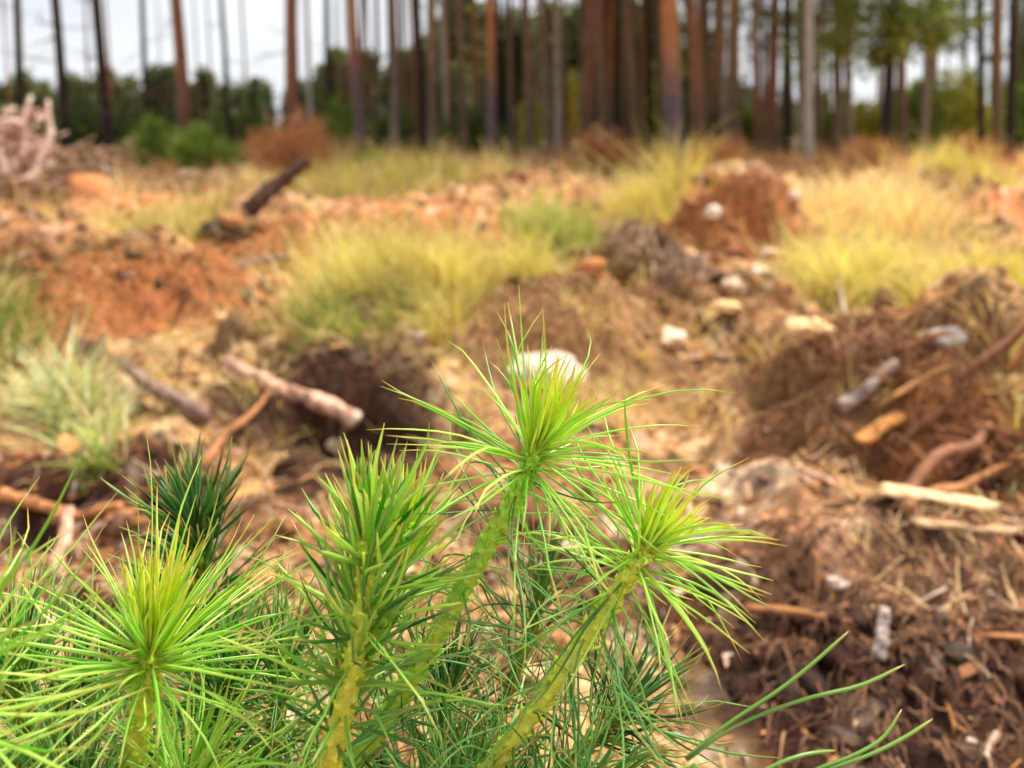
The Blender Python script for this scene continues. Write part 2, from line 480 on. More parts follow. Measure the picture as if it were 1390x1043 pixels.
def spray(centers, axis, n, L, wid, spread, col0, col1, r, S=3):
    """needle sprays: n short flat tufts round each centre"""
    N = len(centers) * n
    c = np.repeat(centers, n, 0); a = np.repeat(axis, n, 0)
    d = a * 0.6 + r.normal(size=(N, 3)) * spread; d /= np.linalg.norm(d, axis=1)[:, None]
    ln = L * r.uniform(0.5, 1.3, N)
    st = c + r.normal(size=(N, 3)) * L * 0.45
    t = np.linspace(0, 1, S)
    pts = st[:, None] + d[:, None] * (ln[:, None] * t[None])[..., None]
    pts[..., 2] -= (0.12 * ln[:, None] * t[None] ** 2)
    side = np.cross(d, r.normal(size=(N, 3))); side /= np.linalg.norm(side, axis=1)[:, None] + 1e-9
    w = wid * (1 - 0.75 * t[None] ** 2) * r.uniform(0.6, 1.3, N)[:, None]
    k = r.uniform(0, 1, N)[:, None, None]
    C = np.repeat(col0 * (1 - k) + col1 * k, S, 1)
    return ribbons(pts, w, side, C)

PINE_G = (srgb(70, 92, 38), srgb(122, 138, 54))

def crown_mesh(r, z0, z1, rad, nlimb, tufts, per, L, wid, cols, droop=0.1, shape='pine'):
    """limbs as tubes and needle tufts spread along them"""
    az = r.uniform(0, 6.283, nlimb); zz = np.sort(r.uniform(z0, z1, nlimb)); f = (zz - z0) / (z1 - z0 + 1e-6)
    prof = (1 - 0.85 * f ** 1.2) if shape == 'spruce' else (0.55 + 0.75 * np.sin(math.pi * np.clip(f * 0.85 + 0.12, 0, 1))) * (1 - 0.5 * f)
    ln = rad * prof * r.uniform(0.7, 1.15, nlimb)
    S = 6; t = np.linspace(0, 1, S)
    el = r.uniform(-0.1, 0.5, nlimb)
    dx, dy = np.cos(az), np.sin(az)
    pts = np.stack([dx[:, None] * ln[:, None] * t, dy[:, None] * ln[:, None] * t, zz[:, None] + ln[:, None] * (el[:, None] * t - droop * 2 * t ** 2)], -1)
    pts[:, 1:] += r.normal(size=(nlimb, S - 1, 3)) * 0.04 * rad
    limbs = tubes(pts, (0.028 * (1 - 0.8 * t)[None] * np.ones((nlimb, 1))) * min(1.0, rad), 4, False, np.repeat(np.repeat(srgb(110, 84, 60)[None, None] * .8, nlimb, 0), S, 1))
    ii = np.repeat(np.arange(nlimb), tufts); u = r.uniform(0.25, 1.05, len(ii))
    kf = np.clip(u * (S - 1), 0, S - 1.001); k0 = kf.astype(int); fr = (kf - k0)[:, None]
    cen = pts[ii, k0] * (1 - fr) + pts[ii, k0 + 1] * fr + r.normal(size=(len(ii), 3)) * 0.10 * rad * (0.4 + u[:, None])
    ax = np.stack([dx[ii], dy[ii], 0.45 + 0 * dx[ii]], 1)
    lv = spray(cen, ax, per, L, wid, 0.75, cols[0], cols[1], r)
    return limbs, lv

rt = np.random.default_rng(11)
TRUNKS = {}
def trunk_proto(kind, v):
    key = (kind, v)
    if key not in TRUNKS:
        r = np.random.default_rng(100 + hash_key(kind) * 7 + v)
        V, F, C, ax = trunk_mesh(14.0, 0.13, kind, r)
        TRUNKS[key] = new_mesh('trunk', V, F, M_BARK, C)
    return TRUNKS[key]
def hash_key(s): return sum(ord(c) for c in s)

CROWNS = []
for v in range(4):
    r = np.random.default_rng(300 + v)
    limbs, lv = crown_mesh(r, 9.0, 14.4, 1.6, 26, 9, 9, 0.34, 0.035, PINE_G)
    V, F, C = merge([limbs, lv])
    CROWNS.append(new_mesh('crown', V, F, M_LEAF, C, False))

DEADBR = []
for v in range(8):                                    # thin dead branches low on the stems
    r = np.random.default_rng(400 + v)
    n = 5; S = 7; t = np.linspace(0, 1, S)
    main = np.stack([t * r.uniform(.6, 1.2), 0.08 * np.sin(t * 4 + v), -0.25 * t + 0.15 * t ** 2 + .05 * np.sin(5 * t + v)], 1)
    parts = [tubes(main[None], (0.014 * (1 - .8 * t))[None], 4, False, np.repeat(srgb(96, 82, 72)[None, None] * .8, S, 1))]
    for q in range(n):
        s0 = main[r.integers(2, S - 1)]
        dd = np.array([r.uniform(.1, .45), r.uniform(-.35, .35), r.uniform(-.3, .2)])
        tw = s0 + dd * t[:, None] + r.normal(size=(S, 3)) * .012 * t[:, None]
        parts.append(tubes(tw[None], (0.006 * (1 - .7 * t))[None], 3, False, np.repeat(srgb(96, 82, 72)[None, None] * .8, S, 1)))
    V, F, C = merge(parts)
    DEADBR.append(new_mesh('dead_branch', V, F, M_BARK, C))

NTREE = [0]
def pine(px, Y, wpx, kind, label, group=None, branches=3, crown=True, cat='tree', name='pine_tree', height=None, lean=0):
    depth = Y * cp + CAMH * sp
    x = X(px, Y)
    dia = wpx * depth / FPX
    i = NTREE[0]; NTREE[0] += 1
    z = Hs(x, Y)
    root = empty(name, (x, Y, z))
    root.rotation_euler = (R(rt.uniform(-.8, .8)), R(lean - 1.4 + rt.uniform(-.6, .6)), 0)
    tag(root, label, cat, group)
    s = dia / 0.26
    hs = (height or rt.uniform(14, 17)) / 14.0
    t = link('trunk', trunk_proto(kind, i % 4), root); t.scale = (s, s, hs); t.rotation_euler.z = rt.uniform(0, 6.28)
    if crown:
        c = link('crown', CROWNS[i % 4], root); c.scale = (hs, hs, hs); c.rotation_euler.z = rt.uniform(0, 6.28)
    for b in range(branches):
        o = link('dead_branch', DEADBR[int(rt.integers(8))], root)
        o.location = (0, 0, rt.uniform(0.9, 3.6)); o.rotation_euler = (R(rt.uniform(-20, 20)), R(rt.uniform(-25, 15)), rt.uniform(0, 6.28))
        f = rt.uniform(.6, 1.3); o.scale = (f, f, f)
    return root

# the stems one can tell apart: base px, distance, width px, bark, label
STEMS = [
    (32, 17, 11, 'dark', 'dark slender pine behind the heap of pinkish brushwood', 7),
    (90, 14, 13, 'dark', 'blackish pine stem just right of the pinkish brushwood heap', 10),
    (150, 12, 14, 'dark', 'black pine stem with side twigs left of the green bushes', 11),
    (203, 22, 8, 'dark', 'thin dark pine stem behind the small green sapling', 9),
    (254, 18, 18, 'red', 'thick reddish brown pine behind the tall green bush', 3),
    (312, 20, 7, 'dark', 'thin crooked dark stem between the two reddish brown pines', 8),
    (398, 17, 19, 'red', 'thick reddish brown pine rising behind the rusty bracken clump', 3),
    (425, 28, 7, 'pale', 'thin pale grey stem beside the pine behind the rusty bracken', 1),
    (448, 24, 9, 'dark', 'thin dark pine right of the rusty bracken clump', 3),
    (493, 18, 15, 'orange', 'orange topped pine above the low bright green bush', 3),
    (512, 26, 8, 'brown', 'thin brown pine close beside the orange topped pine', 2),
    (536, 20, 12, 'grey', 'grey brown pine left of the twin dark stems', 3),
    (576, 15, 13, 'dark', 'dark pine of the twin stems, the darker of the pair', 3),
    (588, 14.5, 15, 'brown', 'brown pine of the twin stems, the lighter of the pair', 2),
    (608, 26, 9, 'pale', 'pale birch stem beside the twin stems', 1),
    (632, 19, 11, 'brown', 'brown pine between the pale birch and the tall orange pine', 2),
    (667, 17, 14, 'orange', 'straight orange pine with grey foot at the middle of the stand', 2),
    (721, 19, 11, 'brown', 'brown pine beside the yellow leaved sapling', 2),
    (757, 16, 11, 'grey', 'grey pine with forked twigs right of the yellow leaved sapling', 3),
    (796, 22, 15, 'red', 'reddish pine behind the dead brown thicket', 2),
    (818, 20, 13, 'brown', 'brown pine directly behind the dead brown thicket', 2),
    (834, 26, 10, 'dark', 'dark slim pine right behind the dead brown thicket', 2),
    (862, 21, 14, 'brown', 'brown pine between the dead thicket and the thickest pine', 2),
    (884, 25, 10, 'dark', 'slim dark pine close left of the thickest pine', 2),
    (918, 12.5, 27, 'orange', 'thickest pine of the stand, orange above and purple grey at the foot', 3),
    (951, 18, 17, 'red', 'orange brown pine next right of the thickest pine', 2),
    (997, 17, 19, 'brown', 'stout brown pine behind the orange soil heap', 2),
    (1030, 20, 12, 'red', 'reddish pine, first of the close trio of stems', 2),
    (1048, 19, 16, 'red', 'reddish pine, widest of the close trio of stems', 2),
    (1068, 18, 11, 'dark', 'dark pine, darkest of the close trio of stems', 2),
    (1086, 16, 9, 'grey', 'thin grey stem between the close trio and the silvery stem', 2),
    (1099, 14, 11, 'pale', 'silvery pale stem at the edge of the straw grass', 1),
    (1136, 15, 11, 'brown', 'slim brown stem right of the silvery pale stem', 2),
    (1156, 18, 9, 'grey', 'slim grey stem between the silvery stem and the leafy tree', 2),
    (1226, 17, 10, 'brown', 'slim brown stem just right of the leafy tree', 2),
    (1252, 19, 12, 'grey', 'grey stem before the yellow green thicket', 2),
    (1331, 15, 10, 'dark', 'thin dark stem in front of the yellow green thicket', 2),
    (1352, 17, 13, 'brown', 'brown stem paired with a darker one beside the thicket', 2),
    (1370, 14, 13, 'dark', 'dark stem paired with a brown one beside the thicket', 2),
]
for (px, Y, w, kind, label, nb) in STEMS:
    pine(px, Y, w, kind, label, 'pines at the edge of the clearing', nb)

# the stand behind: look-alike stems
kinds = ['brown', 'dark', 'grey', 'brown', 'red', 'orange', 'brown', 'dark']
for i in range(130):
    u = rt.uniform(0, 1)
    px = rt.uniform(455, 1110) if u < 0.70 else rt.uniform(1110, 1460) if u < 0.84 else rt.uniform(-120, 455)
    Y = rt.uniform(22, 48) if px > 455 else rt.uniform(30, 48)
    kd = kinds[int(rt.integers(8))]
    w_ = rt.uniform(0.12, 0.24) if px > 455 else rt.uniform(.08, .14)
    pine(px, Y, w_ * FPX / Y, kd, {'brown': 'slender brown', 'dark': 'slender dark', 'grey': 'slender grey', 'red': 'slender reddish', 'orange': 'slender orange topped'}[kd] + ' pine stem deeper inside the dim stand', kd + ' pine stems deeper in the stand', 1)

# leafy trees whose low crowns show on the right
def leafy(px, Y, wpx, z0, z1, rad, label, seed, cols, nl=34, tufts=10, per=10, kind='brown', shape='pine', L=.2, wid=.028, height=9):
    r = np.random.default_rng(seed)
    x = X(px, Y); z = Hs(x, Y)
    root = empty('leafy_pine', (x, Y, z)); tag(root, label, 'tree', 'leafy young trees')
    dia = wpx * (Y * cp + CAMH * sp) / FPX
    V, F, C, ax = trunk_mesh(height, dia / 2, kind, r, bend=.06)
    link('trunk', new_mesh('trunk', V, F, M_BARK, C), root)
    limbs, lv = crown_mesh(r, z0, z1, rad, nl, tufts, per, L, wid, cols, 0.12, shape)
    link('limbs', new_mesh('limbs', limbs[0], limbs[1], M_BARK, limbs[2]), root)
    link('crown', new_mesh('crown', lv[0], lv[1], M_LEAF, lv[2], False), root)
G1 = (srgb(84, 100, 40), srgb(150, 160, 70)); G2 = (srgb(60, 84, 44), srgb(118, 132, 60)); G3 = (srgb(150, 150, 50), srgb(206, 198, 80))
leafy(1200, 14, 17, 1.9, 7.5, 1.35, 'leafy pine with a dense low green crown behind straw grass', 51, G1, 60, 12, 10, 'dark', height=9)
leafy(1110, 18, 10, 2.4, 9, 1.5, 'leafy pine with yellowish crown beside the silvery stem', 52, G1, 44, 10, 10, height=10)
leafy(1262, 21, 10, 2.6, 9, 1.6, 'leafy grey green pine above the yellow green thicket', 53, G2, 40, 10, 9, height=10)
leafy(1385, 22, 10, 1.9, 8, 1.4, 'leafy grey green pine over the paired stems', 54, G2, 26, 9, 8, 'dark', height=9)
leafy(700, 46, 8, 1.5, 6.5, 2.0, 'dark spruce deep in the middle of the stand', 55, (srgb(44, 58, 34), srgb(72, 84, 44)), 60, 9, 8, 'dark', 'spruce', L=.4, wid=.06, height=7)
leafy(578, 42, 8, 1.0, 4.6, 1.6, 'broad dark spruce behind the twin stems', 56, (srgb(50, 62, 36), srgb(84, 94, 46)), 60, 9, 8, 'dark', 'spruce', L=.35, wid=.05, height=5)
leafy(1060, 30, 8, 3.6, 9.0, 2.0, 'green pine crown showing behind the close trio of stems', 57, G2, 44, 9, 9, height=10)
leafy(960, 34, 8, 4.2, 9.0, 1.6, 'green pine showing between the thickest pine and the stout brown pine', 58, G1, 40, 9, 9, height=10)
leafy(835, 40, 8, 1.2, 8.0, 2.0, 'dark green spruce showing behind the dead thicket', 59, (srgb(50, 66, 36), srgb(90, 100, 48)), 60, 9, 8, 'dark', 'spruce', L=.35, wid=.05, height=8.5)

# saplings and bushes at the foot of the stand
def bush(px, Y, wm, hm, cols, label, seed, name='green_bush', cat='bush', n=260, per=6, L=.12, wid=.016, group=None, stemcol=srgb(100, 80, 60)):
    r = np.random.default_rng(seed)
    x = X(px, Y); z = Hs(x, Y)
    root = empty(name, (x, Y, z)); tag(root, label, cat, group)
    ns = 14; S = 6; t = np.linspace(0, 1, S)
    az = r.uniform(0, 6.28, ns); rr = r.uniform(.15, 1, ns) * wm; hh = hm * (1.08 - .5 * (rr / wm) ** 2) * r.uniform(.75, 1.1, ns)
    pts = np.stack([np.cos(az)[:, None] * rr[:, None] * t ** .8, np.sin(az)[:, None] * rr[:, None] * t ** .8, hh[:, None] * t - .02], -1) + r.normal(size=(ns, S, 3)) * .02 * wm * t[None, :, None]
    st = tubes(pts, 0.008 * (1.1 - .8 * t)[None] * np.ones((ns, 1)), 4, False, np.repeat(np.repeat(stemcol[None, None], ns, 0), S, 1))
    link('stems', new_mesh('stems', st[0], st[1], M_BARK, st[2]), root)
    ii = r.integers(0, ns, n); u = r.uniform(.2, 1.02, n) * (S - 1); k0 = np.clip(u.astype(int), 0, S - 2); fr = (u - k0)[:, None]
    cen = pts[ii, k0] * (1 - fr) + pts[ii, k0 + 1] * fr + r.normal(size=(n, 3)) * np.array([.16 * wm, .16 * wm, .06 * hm])
    cen[:, 2] = np.maximum(cen[:, 2], .03)
    ax = np.stack([np.cos(az[ii]) * .5, np.sin(az[ii]) * .5, np.ones(n)], 1)
    lv = spray(cen, ax, per, L, wid, .55, cols[0], cols[1], r)
    link('foliage', new_mesh('foliage', lv[0], lv[1], M_LEAF, lv[2], False), root)

GB = (srgb(92, 124, 44), srgb(142, 166, 70))
RB = (srgb(176, 110, 74), srgb(222, 164, 118))
DB = (srgb(150, 96, 62), srgb(206, 152, 106))
bush(285, 11, .50, .62, GB, 'tall green bush in front of the thick reddish pine', 61, n=380)
bush(210, 13, .35, .85, GB, 'small upright green sapling left of the tall green bush', 62, 'green_sapling', 'sapling', n=220)
bush(500, 9.0, .26, .26, (srgb(96, 134, 40), srgb(150, 176, 60)), 'low bright green bush on the olive grass bank', 63, n=240)
bush(395, 10.5, .55, .72, RB, 'rusty brown bracken clump below the thick reddish pine', 64, 'bracken_clump', 'bracken', n=300, L=.2, wid=.009)
bush(812, 9.2, .36, .50, DB, 'dead brown thicket on a soil mound before the stand', 65, 'dead_thicket', 'thicket', n=210, L=.16, wid=.007)
bush(975, 10, .42, .42, RB, 'rusty dead bush on the orange heap right of the thickest pine', 66, 'dead_bush', 'bush', n=200, L=.17, wid=.008)
bush(1180, 10, .40, .48, DB, 'tan dead bush below the leafy pine', 67, 'dead_bush', 'bush', n=190, L=.17, wid=.008)
bush(1310, 11, .40, .46, DB, 'tan dead bush before the paired stems', 68, 'dead_bush', 'bush', n=180, L=.17, wid=.008)
bush(722, 21, .35, 1.7, G3, 'yellow leaved sapling among the pine stems', 69, 'yellow_sapling', 'sapling', n=150, L=.14, wid=.03)
bush(885, 30, .6, 2.4, G3, 'yellow leaved sapling behind the thickest pine', 70, 'yellow_sapling', 'sapling', n=110, L=.16, wid=.035)
bush(775, 26, .4, 2.6, (srgb(206, 170, 40), srgb(232, 200, 70)), 'golden leaved sapling right of the grey pine', 71, 'yellow_sapling', 'sapling', n=80, L=.14, wid=.035)
for k, (px, Y, wm, hm, cc, lb) in enumerate([
    (1250, 20, 1.0, 1.7, G1, 'green thicket beneath the grey green pine'),
    (1310, 24, 1.2, 2.4, G3, 'yellow green thicket behind the dead bushes'),
    (1400, 20, .9, 2.3, GB, 'tall green thicket beside the dark paired stem'),
    (1140, 24, 1.2, 1.4, G1, 'low green thicket behind the silvery stem'),
    (1010, 24, 1.0, 1.2, G1, 'low green thicket behind the stout brown pine'),
    (1190, 22, .9, 1.3, G3, 'low yellow green thicket behind the leafy pine'),
    (465, 22, .7, 1.6, GB, 'green thicket between the dark pine and the orange topped pine'),
    (120, 20, 1.0, 1.5, G2, 'dull green thicket behind the two black stems'),
    (330, 26, 1.2, 1.4, G2, 'dull green thicket behind the thin crooked stem'),
    (30, 24, 1.0, 1.4, G2, 'dull green thicket behind the pinkish brushwood'),
    (640, 24, 1.1, 1.3, G2, 'dull green thicket between the pale birch and the orange pine'),
    (545, 26, 1.1, 1.3, G2, 'dull green thicket behind the twin stems'),
    ]):
    bush(px, Y, wm, hm, cc, lb, 80 + k, 'thicket', 'thicket', n=380, per=7, L=.2, wid=.03)

# bracken and dry undergrowth all along the edge: nobody could count it
def blades(name, cen_xy, h, wid, lean, c0, c1, r, label, cat='grass', S=5, clump=0, curl=.5, z_off=-.01, droop=0.5, cid=None):
    n = len(cen_xy)
    z = H(cen_xy[:, 0], cen_xy[:, 1])
    base = np.column_stack([cen_xy, z + z_off])
    az = r.uniform(0, 6.283, n); le = np.abs(r.normal(0, lean, n))
    d = np.stack([np.cos(az) * np.sin(le), np.sin(az) * np.sin(le), np.cos(le)], 1)
    t = np.linspace(0, 1, S)
    if cid is None: cid = np.arange(n)
    ch = np.minimum(r.lognormal(-.12, .38, cid.max() + 1), 1.5); ck = r.normal(0, .35, cid.max() + 1); cb = r.uniform(.75, 1.12, cid.max() + 1)
    hh = h * r.uniform(.3, 1.2, n) * ch[cid]
    pts = base[:, None] + d[:, None] * (hh[:, None] * t)[..., None]
    out = np.stack([np.cos(az), np.sin(az), np.zeros(n)], 1) * (r.uniform(.1, curl, n) * hh)[:, None]
    pts = pts + out[:, None] * (t ** 2)[None, :, None]
    pts[..., 2] -= (r.uniform(0, droop, n) * hh)[:, None] * t[None] ** 2.2
    side = np.stack([-np.sin(az), np.cos(az), np.zeros(n)], 1) * .8 + r.normal(size=(n, 3)) * .5
    side /= np.linalg.norm(side, axis=1)[:, None]
    w = wid * r.uniform(.6, 1.3, n)[:, None] * (1 - .9 * t[None] ** 1.6)
    k = np.clip(r.normal(.5, .3, n) + ck[cid], -.2, 1.2)[:, None, None]
    C = (c0 * (1 - k) + c1 * k) * cb[cid][:, None, None]
    dry = (r.uniform(size=n) < .22)[:, None, None]
    C = np.where(dry, srgb(232, 206, 156) * (.8 + .3 * k), C) * np.ones((1, S, 1))
    V, F, C = ribbons(pts, w, side, C)
    o = link(name, new_mesh(name, V, F, M_GRASS, C, False))
    tag(o, label, cat, kind='stuff')
    return o

def area_xy(r, px, py, hw, hv, n, clumps=0, spread=.04):
    """points in an ellipse of the ground given in pixels, gathered in tufts"""
    a = G(px, py + hv); b = G(px, max(py - hv, 196)); s = (G(px, py)[1] * cp + CAMH * sp) / FPX
    cx_, cy_, ry = G(px, py)[0], (a[1] + b[1]) / 2, (b[1] - a[1]) / 2
    rx = hw * (cy_ * cp + CAMH * sp) / FPX
    m = clumps or n
    q = r.uniform(-1, 1, (m * 3, 2)); q = q[(q ** 2).sum(1) < 1][:m]
    q = q * (.55 + .75 * r.uniform(size=(len(q), 1))); nn = fbm(q[:, 0] * 2.1 + px, q[:, 1] * 2.1, 3.0, 2); q = q[nn > -.15]
    cxy = np.column_stack([X(px, 1) * 0 + (px - CX) / FPX * ((cy_ + q[:, 1] * ry) * cp + CAMH * sp) + q[:, 0] * rx, cy_ + q[:, 1] * ry])
    cid = r.integers(0, len(cxy), n)
    k = r.lognormal(0, .45, len(cxy))[cid][:, None]                     # loose and tight tufts
    return cxy[cid] + r.normal(size=(n, 2)) * spread * k, cid

YG = (srgb(200, 186, 90), srgb(240, 232, 146)); ST = (srgb(214, 184, 122), srgb(246, 226, 172)); GG = (srgb(136, 160, 66), srgb(190, 200, 96))
OL = (srgb(176, 164, 82), srgb(216, 200, 118)); PG = (srgb(190, 200, 140), srgb(232, 232, 188)); YB = (srgb(196, 186, 40), srgb(230, 220, 84))
rg = np.random.default_rng(31)
GR = [  # px, py, hw, hv, n, tufts, spread, height, width, lean, colours, label
    (560, 465, 150, 40, 9000, 110, .035, .23, .0022, .30, YG, 'thick yellow grass bank behind the dark peat hollow'),
    (470, 500, 110, 16, 1800, 40, .03, .10, .002, .4, GG, 'short green grass at the rim of the dark peat hollow'),
    (690, 405, 40, 10, 900, 14, .03, .18, .0025, .3, YB, 'golden tussock beside the earth mound'),
    (190, 362, 110, 26, 6000, 110, .06, .22, .0035, .32, OL, 'olive yellow grass behind the ridge of soil'),
    (250, 318, 60, 8, 1500, 40, .08, .2, .005, .3, OL, 'olive grass strip before the dark stone'),
    (752, 358, 48, 14, 2600, 36, .05, .28, .0035, .25, GG, 'green grass tussock behind the earth mound'),
    (1170, 318, 90, 24, 6000, 110, .10, .36, .005, .3, ST, 'pale straw grass right of the orange heap'),
    (1175, 405, 85, 28, 6000, 90, .05, .22, .003, .3, YG, 'yellow grass behind the root heap'),
    (1345, 462, 80, 16, 5200, 60, .04, .20, .003, .25, YB, 'bright yellow green grass behind the grey stone'),
    (1300, 400, 70, 20, 1800, 40, .05, .16, .003, .4, ST, 'thin straw grass above the bright yellow grass'),
    (882, 300, 36, 12, 1800, 30, .08, .40, .005, .25, YG, 'yellow tussock between the mossy mound and the thickest pine'),
    (100, 575, 75, 32, 1500, 26, .02, .13, .0042, .45, PG, 'broad bladed pale green grass by the broken branch'),
    (-10, 500, 50, 28, 1500, 22, .03, .22, .0035, .25, (srgb(92, 116, 44), srgb(140, 158, 70)), 'dark green tussock beside the ridge of soil'),
    (140, 655, 22, 14, 160, 6, .012, .10, .0035, .3, GG, 'small green tuft over the twigs in the peat'),
    (540, 272, 110, 10, 5000, 90, .12, .34, .006, .3, OL, 'olive grass bank below the low green bush'),
    (380, 272, 90, 6, 1500, 40, .1, .2, .006, .3, ST, 'straw grass behind the slanting log'),
    (1385, 655, 30, 30, 420, 12, .02, .10, .003, .5, PG, 'pale green tuft at the side of the root heap'),
    (815, 535, 45, 30, 1100, 26, .02, .09, .0018, .6, ST, 'straw wisps hanging over the sandy furrow'),
    (320, 505, 130, 30, 1100, 40, .03, .06, .002, .7, ST, 'flattened straw on the flat soil before the yellow bank'),
    (1350, 272, 90, 10, 2000, 40, .12, .30, .006, .35, YG, 'yellow grass around the dark clods'),
    (100, 285, 130, 10, 1800, 50, .1, .24, .006, .35, ST, 'dry grass strip over the orange soil'),
    (690, 262, 120, 8, 2200, 60, .15, .34, .007, .3, ST, 'dry grass on the far mounds before the stand'),
    (930, 275, 60, 10, 900, 20, .08, .24, .005, .35, OL, 'olive grass on the back of the mossy mound'),
]
for (px, py, hw, hv, n, tf, spd, h, w, le, cc, lb) in GR:
    xy, cid = area_xy(rg, px, py, hw * 1.1, hv * 1.15, int(n * .7), tf, spd)
    blades('grass', xy, h, w, le * 1.25, cc[0], cc[1], rg, lb, cid=cid)
# thin stray tufts all over the field
m = 420; d_ = np.exp(rg.uniform(math.log(1.5), math.log(14), m)); a_ = rg.uniform(-.7, .7, m); k_ = rg.integers(0, m, 9000)
blades('grass', np.column_stack([d_ * np.sin(a_), d_ * np.cos(a_)])[k_] + rg.normal(size=(9000, 2)) * (.012 * d_[k_] ** .8)[:, None], .11, .0022, .5, srgb(196, 170, 100), srgb(236, 214, 150), rg, 'thin stray straw tufts scattered over the ploughed soil', cid=k_)
# dry undergrowth along the forest edge and under the trees
for (n, y0, y1, h, w, cc, lb) in [
    (10000, 10, 18, .44, .008, RB, 'rusty dry undergrowth along the edge of the stand'),
    (7000, 12, 30, .5, .012, (srgb(170, 140, 100), srgb(220, 190, 150)), 'pale dry undergrowth beneath the pine stems'),
    (6000, 16, 45, .8, .018, (srgb(92, 96, 48), srgb(150, 140, 72)), 'dull green undergrowth beneath the pine stems')]:
    m = n // 26
    cy_ = rg.uniform(y0, y1, m); cx_ = rg.uniform(-.8, .8, m) * cy_
    k = rg.integers(0, m, n)
    blades('undergrowth', np.column_stack([cx_[k], cy_[k]]) + rg.normal(size=(n, 2)) * .14, h, w, .45, cc[0], cc[1], rg, lb, 'undergrowth', droop=.7, cid=k)

# far wood: one mass of crowns on the horizon
def far_wood():
    r = np.random.default_rng(77)
    parts = []
    def row(n, x0, x1, y0, y1, h0, h1, cols, bare=.15):
        for i in range(n):
            Y = r.uniform(y0, y1); px = r.uniform(x0, x1); x = X(px, Y); h = r.uniform(h0, h1); rad = h * r.uniform(.13, .2)
            N = 420
            f = r.uniform(0, 1, N) ** .8
            zz = h * (bare + (1 - bare) * f); rr = rad * (1.05 - f) * r.uniform(.35, 1.1, N); a = r.uniform(0, 6.283, N)
            cen = np.stack([x + np.cos(a) * rr, Y + np.sin(a) * rr, zz], 1)
            ax = np.stack([np.cos(a), np.sin(a), -.3 + 0 * a], 1)
            q = r.uniform(.75, 1.25)
            parts.append(spray(cen, ax, 2, h * .10, h * .022, .5, cols[0] * q, cols[1] * q, r))
            S = 4; t = np.linspace(0, 1, S)
            tk = np.stack([x + 0 * t, Y + 0 * t, -.2 + h * .95 * t], 1)[None]
            parts.append(tubes(tk, (.012 * h * (1.05 - t))[None], 5, False, np.repeat(srgb(112, 92, 78)[None, None], S, 1)))
    dk = (srgb(74, 84, 52), srgb(116, 118, 70))
    row(120, -250, 480, 120, 175, 7.5, 11.5, dk, .05)
    row(14, 440, 560, 95, 130, 9, 11.5, dk, .08)
    row(16, 540, 640, 90, 120, 11, 14, dk, .08)
    row(40, 600, 900, 85, 120, 13, 16.5, dk, .08)
    row(22, 600, 940, 70, 85, 5, 9, dk, .04)
    row(16, 860, 960, 85, 110, 9, 13, dk, .2)
    row(16, 930, 1120, 100, 140, 5, 8, dk)
    row(30, 1080, 1600, 110, 160, 5, 9, (srgb(100, 114, 58), srgb(160, 164, 84)))
    V, F, C = merge(parts)
    o = link('distant_wood', new_mesh('distant_wood', V, F, M_LEAF, C, False))
    tag(o, 'dark far wood closing the horizon behind the pine stems', 'wood', kind='stuff')
far_wood()

# ------------------------------------------------------------------ dead wood, roots, stones on the soil
def wander(p0, p1, S, amp, r, sag=0.0):
    t = np.linspace(0, 1, S)[:, None]
    L = np.linalg.norm(p1 - p0)
    q = p0 * (1 - t) + p1 * t
    ph = r.uniform(0, 6.28, (3, 2))
    for a in range(3):
        q[:, a] += L * amp * (np.sin(t[:, 0] * 4 + ph[a, 0]) * .6 + np.sin(t[:, 0] * 9.5 + ph[a, 1]) * .3) * np.sin(math.pi * np.clip(t[:, 0] * .9 + .05, 0, 1))
    q[:, 2] -= sag * np.sin(math.pi * t[:, 0])
    return q

